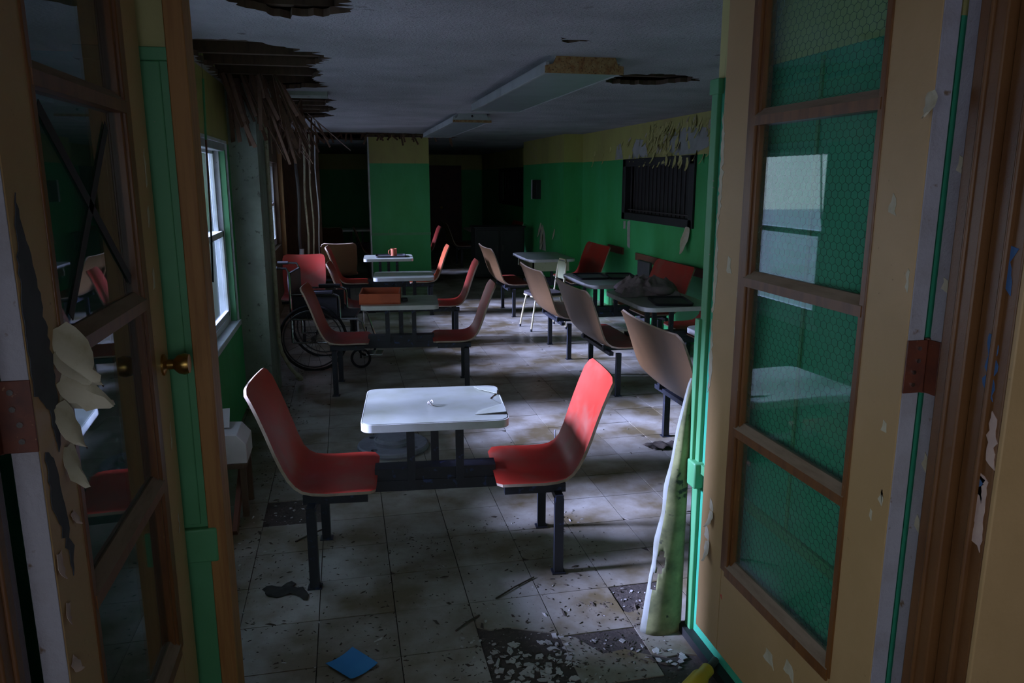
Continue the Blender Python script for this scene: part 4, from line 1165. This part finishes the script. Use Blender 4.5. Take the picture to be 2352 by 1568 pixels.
MB().tube([(-0.038, -0.01, 0.09), (-0.062, -0.012, 0.085), (-0.068, -0.013, 0.06), (-0.058, -0.012, 0.035), (-0.038, -0.01, 0.03)], 0.006, 8).build('handle', 'mug_terracotta', mug)
# crumpled jacket
def jacket():
    m = MB()
    NX, NY = 70, 54
    vs = []
    for i in range(NX + 1):
        for j in range(NY + 1):
            u, v = i / NX * 2 - 1, j / NY * 2 - 1
            rr = math.sqrt(u * u + v * v)
            ang = math.atan2(v, u)
            rad = 1.0 + 0.22 * noise.noise(Vector((math.cos(ang) * 1.6, math.sin(ang) * 1.6, 3.1)))
            h = max(0.0, 1 - (max(abs(u), abs(v)) ** 2.2)) ** 0.7
            p = Vector((u * 2.2, v * 2.2, 0.7))
            wr = noise.ridged_multi_fractal(p * 0.8, 0.9, 2.1, 3, 0.9, 1.8)
            z = h * (0.060 + 0.07 * noise.noise(p * 0.9) + 0.075 * wr + 0.02 * noise.noise(p * 3.1))
            vs.append((u * 0.30 * rad + 0.02 * noise.noise(p * 1.5), v * 0.26 * rad, max(z, 0.001) + 0.003))
    q = lambda i, j: i * (NY + 1) + j
    m.add(vs, [(q(i, j), q(i + 1, j), q(i + 1, j + 1), q(i, j + 1)) for i in range(NX) for j in range(NY)])
    o = m.build('jacket', 'cloth_grey', None, None, 0, True, 1.5)
    so = o.modifiers.new('thickness', 'SOLIDIFY'); so.thickness = 0.004; so.offset = -1
    o.location = (2.62, 6.40, TZ)
    o.rotation_euler = (0, 0, math.radians(75))
    tag(o, 'crumpled grey brown jacket heaped on the table', 'jacket')
    sl = MB()
    pts = [(-0.24 - 0.05 * math.sin(k * 0.8), -0.20 + 0.04 * k, 0.050 + 0.008 * math.sin(k * 0.9)) for k in range(9)]
    sl.tube(pts, [0.02, 0.032, 0.04, 0.036, 0.042, 0.038, 0.04, 0.034, 0.02], 12)
    s = sl.build('sleeve', 'cloth_grey', o, None, 0, True, 1.5)
    sl = MB()
    pts = [(-0.05 + 0.05 * k, 0.10 - 0.035 * k + 0.02 * math.sin(k * 1.3), 0.10 + 0.02 * math.sin(k * 1.1)) for k in range(7)]
    sl.tube(pts, [0.015, 0.028, 0.034, 0.03, 0.036, 0.03, 0.015], 12)
    sl.build('sleeve', 'cloth_grey', o, None, 0, True, 1.5)
jacket()
# grey upright pad on the bench by the wall
tag(MB().box(3.40, 3.44, 8.25, 8.62, 0.0, 0.80).build('leaning_board', 'tray_dark', None, None, 0.01), 'dark grey board standing upright by the green wall between red seats', 'board')

# ------------------------------------------------------------------ things on the floor
fl = MB()
def circ(r, n, cx=0.0, cy=0.0):
    return [(cx + r * math.cos(2 * PI * k / n), cy + r * math.sin(2 * PI * k / n)) for k in range(n)]
slots = [circ(0.024, 14, 0.18 * math.cos(k * PI / 2 + 0.5), 0.18 * math.sin(k * PI / 2 + 0.5)) for k in range(4)]
dv, de = [], []
for pl_ in [circ(0.222, 48), circ(0.125, 48)] + slots:
    b0 = len(dv)
    dv += [Vector(q) for q in pl_]
    de += [(b0 + i, b0 + (i + 1) % len(pl_)) for i in range(len(pl_))]
dr = delaunay_2d_cdt(dv, de, [], 1, 1e-6)
DV = dr[0]
dcut = [circ(0.125, 48)] + slots
fl.add([(p.x, p.y, 0.038) for p in DV], [tuple(f) for f in dr[2] if not any(inside(sum((DV[i] for i in f), Vector((0, 0))) / len(f), h) for h in dcut)])
for pl_ in [circ(0.222, 48)] + slots:                 # walls of the holes, bevelled outer rim
    n = len(pl_)
    big = n == 48
    lv = [(1.0, 0.038), (1.045, 0.030), (1.06, 0.014), (1.03, 0.0)] if big else [(1.0, 0.038), (1.0, 0.0)]
    cx_, cy_ = sum(q[0] for q in pl_) / n, sum(q[1] for q in pl_) / n
    fl.add([(cx_ + (x - cx_) * k, cy_ + (y - cy_) * k, z) for k, z in lv for x, y in pl_],
           [(j * n + i, j * n + (i + 1) % n, (j + 1) * n + (i + 1) % n, (j + 1) * n + i) for j in range(len(lv) - 1) for i in range(n)])
fl.lathe([(0.125, 0.0), (0.125, 0.062), (0.115, 0.066), (0.11, 0.062), (0.10, 0.078), (0.02, 0.082)], 48)
disc = fl.build('iron_base', 'iron_grey')
disc.location = (0.255, 4.88, 0.0)
disc.rotation_euler = (0, 0, 0.3)
tag(disc, 'round grey iron base with raised hub lying on the tiles behind the torn table', 'iron base')
# blue paper
pb = MB()
a = math.radians(38)
N = 6
vs = []
for i in range(N + 1):
    for j in range(N + 1):
        u, v = i / N - 0.5, j / N - 0.5
        vs.append((u * 0.125, v * 0.145, 0.004 + 0.010 * u * u * 4 + 0.006 * v * u))
pb.add(vs + [(x, y, z + 0.0012) for x, y, z in vs], [(i * (N + 1) + j, (i + 1) * (N + 1) + j, (i + 1) * (N + 1) + j + 1, i * (N + 1) + j + 1) for i in range(N) for j in range(N)] + [((N + 1) ** 2 + i * (N + 1) + j, (N + 1) ** 2 + i * (N + 1) + j + 1, (N + 1) ** 2 + (i + 1) * (N + 1) + j + 1, (N + 1) ** 2 + (i + 1) * (N + 1) + j) for i in range(N) for j in range(N)])
o = pb.build('blue_card', 'paper_blue')
o.location, o.rotation_euler = (-0.043, 2.565, 0.0), (0, 0, a)
tag(o, 'square blue card lying on the dirty tiles', 'card')
# black rag: crumpled ragged sheet
def rag(name, pts, loc, mat, label, cat, h=0.012, seed=0):
    rnd = random.Random(seed)
    pl = rough_poly(pts, 0.02, 0.004, rnd)
    vsv = [Vector(p) for p in pl]
    n = len(vsv)
    for _ in range(90):
        p = Vector((rnd.uniform(min(q[0] for q in pts), max(q[0] for q in pts)), rnd.uniform(min(q[1] for q in pts), max(q[1] for q in pts))))
        vsv.append(p)
    r_ = delaunay_2d_cdt(vsv, [(i, (i + 1) % n) for i in range(n)], [], 1, 1e-5)
    m = MB()
    V = r_[0]
    def zz(p):
        return 0.003 + h * max(0.0, 0.5 + noise.noise(Vector((p.x * 22, p.y * 22, seed))))
    m.add([(p.x, p.y, zz(p)) for p in V], [tuple(f) for f in r_[2] if inside(sum((V[i] for i in f), Vector((0, 0))) / len(f), pl)])
    o = m.build(name, mat, None, None, 0, True, 1.2)
    so = o.modifiers.new('thickness', 'SOLIDIFY'); so.thickness = 0.002
    o.location = loc
    return tag(o, label, cat)
rag('black_rag', [(-0.10, 0.04), (-0.06, 0.06), (-0.02, 0.055), (0.02, 0.075), (0.045, 0.06), (0.03, 0.04), (0.075, 0.02), (0.10, -0.05), (0.095, -0.085), (0.06, -0.08), (0.055, -0.03), (0.02, -0.02), (-0.03, -0.035), (-0.075, -0.02)], (-0.315, 3.14, 0), 'rag', 'crumpled black rag on the floor before the red seat', 'rag', 0.014, 3)
rag('leaf_litter', [(-0.16, -0.04), (-0.05, -0.07), (0.1, -0.06), (0.18, 0.0), (0.12, 0.06), (-0.02, 0.05), (-0.14, 0.04)], (2.03, 4.52, 0), 'debris', 'heap of dead leaves under the brown bench', 'leaves', 0.03, 8)
# fine litter nobody could count
deb = MB()
rd = random.Random(21)
for _ in range(2600):
    t = rd.random()
    if t < 0.30: x, y = rd.gauss(-0.5, 0.10), rd.uniform(2.6, 7.5)
    elif t < 0.62: x, y = rd.uniform(-0.4, 1.15), rd.uniform(2.35, 3.7)
    elif t < 0.75: x, y = rd.gauss(0.62, 0.22), rd.gauss(2.45, 0.12)
    elif t < 0.85: x, y = rd.uniform(0.8, 1.24), rd.uniform(2.1, 2.8)
    else: x, y = rd.uniform(-0.6, 3.4), rd.uniform(3, 9)
    if x < XL + 0.03 or (y < 2.53 and not (-0.36 < x < 1.2)): continue
    s = rd.uniform(0.0010, 0.0036) * (2.2 if rd.random() < 0.05 else 1)
    l = s * rd.uniform(1, 4)
    mx = Matrix.Translation((x, y, 0.0005)) @ Matrix.Rotation(rd.uniform(0, 6.3), 4, 'Z')
    deb.add([(-l, -s, 0), (l * 0.7, -s * 0.7, 0), (l, s * 0.6, 0), (-l * 0.5, s, 0), (0, 0, s * 0.9)], [(0, 1, 4), (1, 2, 4), (2, 3, 4), (3, 0, 4), (3, 2, 1, 0)], 0 if rd.random() < 0.9 else 1, mx)
tag(deb.build('litter', ['debris', 'chip'], floor, smooth=False), kind='stuff')
# twigs and a few splinters
for k, (x0, y0, x1, y1, lb) in enumerate(((0.56, 2.90, 0.76, 3.04, 'long dark twig lying on the bluish tiles'), (0.36, 2.70, 0.47, 2.79, 'short twig beside the broken tiles'), (-0.30, 3.62, -0.16, 3.74, 'thin splinter lying beside the red seat leg'))):
    tag(MB().tube([(x0, y0, 0.004), ((x0 + x1) / 2, (y0 + y1) / 2 + 0.004, 0.006), (x1, y1, 0.004)], 0.0035, 5).build('twig', 'debris'), lb, 'twig')
# curled wall covering hanging against the corner casing
def curl():
    m = MB()
    n, K = 44, 26
    rnd = random.Random(4)
    vs = []
    for i in range(n + 1):
        t = i / n
        z = 0.002 + t * 1.02
        wdt = 0.150 * (1 - t) ** 0.75 + 0.006
        xe = 1.236 + 0.0 * t                          # attached edge
        for k in range(K + 1):
            s_ = k / K
            a = s_ * PI * 1.05
            x = xe - wdt * 0.5 * (1 - math.cos(a)) * (1.02)
            y = 2.545 - 0.045 * (1 - 0.6 * t) * math.sin(a) + 0.004 * noise.noise(Vector((s_ * 4, z * 6, 1)))
            x -= s_ ** 4 * 0.022 * (noise.noise(Vector((2.0, z * 9, 5))) + 0.4) * (1 - t)
            vs.append((x, y, z))
    q = lambda i, k: i * (K + 1) + k
    fs, mi = [], []
    for i in range(n):
        for k in range(K):
            if math.hypot((i - 12.5) / 2.2, (k - 18) / 2.6) < 1 or math.hypot((i - 9) / 1.2, (k - 20) / 2.0) < 1: continue
            fs.append((q(i, k), q(i, k + 1), q(i + 1, k + 1), q(i + 1, k)))
            mi.append(1 if k > K * 0.78 else 0)
    m.v, m.f, m.m = vs, fs, mi
    o = m.build('curled_wall_covering', ['mildew_sheet', 'sheet_pale'], None, None, 0, True, 1.5)
    so = o.modifiers.new('thickness', 'SOLIDIFY'); so.thickness = 0.003
    tag(o, 'mildewed cream wall covering curled against the green corner casing', 'wall covering')
curl()
# white carton on a dark stool behind the pine post
r = thing('stool', (-0.66, 4.10, 0), 'dark small stool under the white carton', 'stool')
MB().prism(rrect(-0.11, 0.11, -0.13, 0.13, 0.02), 0.27, 0.295).build('seat', 'old_wood', r)
for a, b in ((-1, -1), (1, -1), (1, 1), (-1, 1)):
    MB().box(a * 0.09 - 0.015, a * 0.09 + 0.015, b * 0.11 - 0.015, b * 0.11 + 0.015, 0, 0.275).build('leg', 'old_wood', r)
r = thing('paper_carton', (-0.665, 4.10, 0.295), 'white folded carton on the dark stool under the window', 'carton')
pl = [(-0.10, 0.0), (0.12, 0.0), (0.12, 0.10), (0.075, 0.155), (-0.10, 0.165)]
m = MB()
n = len(pl)
m.add([(x, -0.12, z) for x, z in pl] + [(x, 0.12, z) for x, z in pl], [(i, (i + 1) % n, n + (i + 1) % n, n + i) for i in range(n)] + [tuple(range(n)), tuple(range(n, 2 * n))])
m.build('body', 'white_card', r, None, 0.003)
MB().add([(-0.10, -0.02, 0.166), (0.03, -0.02, 0.168), (0.02, 0.11, 0.235), (-0.08, 0.11, 0.23), (-0.10, -0.02, 0.168), (0.03, -0.02, 0.17), (0.02, 0.11, 0.237), (-0.08, 0.11, 0.232)], [(0, 1, 2, 3), (4, 5, 6, 7), (0, 1, 5, 4), (1, 2, 6, 5), (2, 3, 7, 6), (3, 0, 4, 7)]).build('flap', 'white_card', r)
# broken board leaning by the post
tag(MB().box(-0.012, 0.012, -0.25, 0.25, 0, 0.05, 0, Matrix.Translation((-0.60, 4.0, 0.10)) @ Matrix.Rotation(0.5, 4, 'X')).build('broken_board', 'rail_wood'), 'broken reddish board leaning by the stool', 'board')
# yellow and black mop head at the foot of the door
r = thing('mop', (1.165, 2.20, 0.0), 'yellow socketed mop lying at the foot of the lobby wall', 'mop', None, math.radians(35))
m = MB().lathe([(0.030, -0.13), (0.034, -0.12), (0.032, -0.02), (0.024, 0.0), (0.024, 0.035), (0.02, 0.04)], 16, 0, Matrix.Translation((0, 0, 0.036)) @ Matrix.Rotation(PI / 2 - 0.12, 4, 'Y') )
m.build('socket', 'yellow_plastic', r)
MB().tube([(0.03, 0, 0.038), (0.09, 0, 0.05)], 0.014, 12).build('handle', 'dark_pole', r)
# little bolt and pebbles
tag(MB().tube([(1.355, 4.85, 0.0), (1.355, 4.85, 0.05), (1.358, 4.852, 0.056)], 0.004, 6).build('floor_bolt', 'iron_grey'), 'thin bolt sticking up from the bluish tiles', 'bolt')
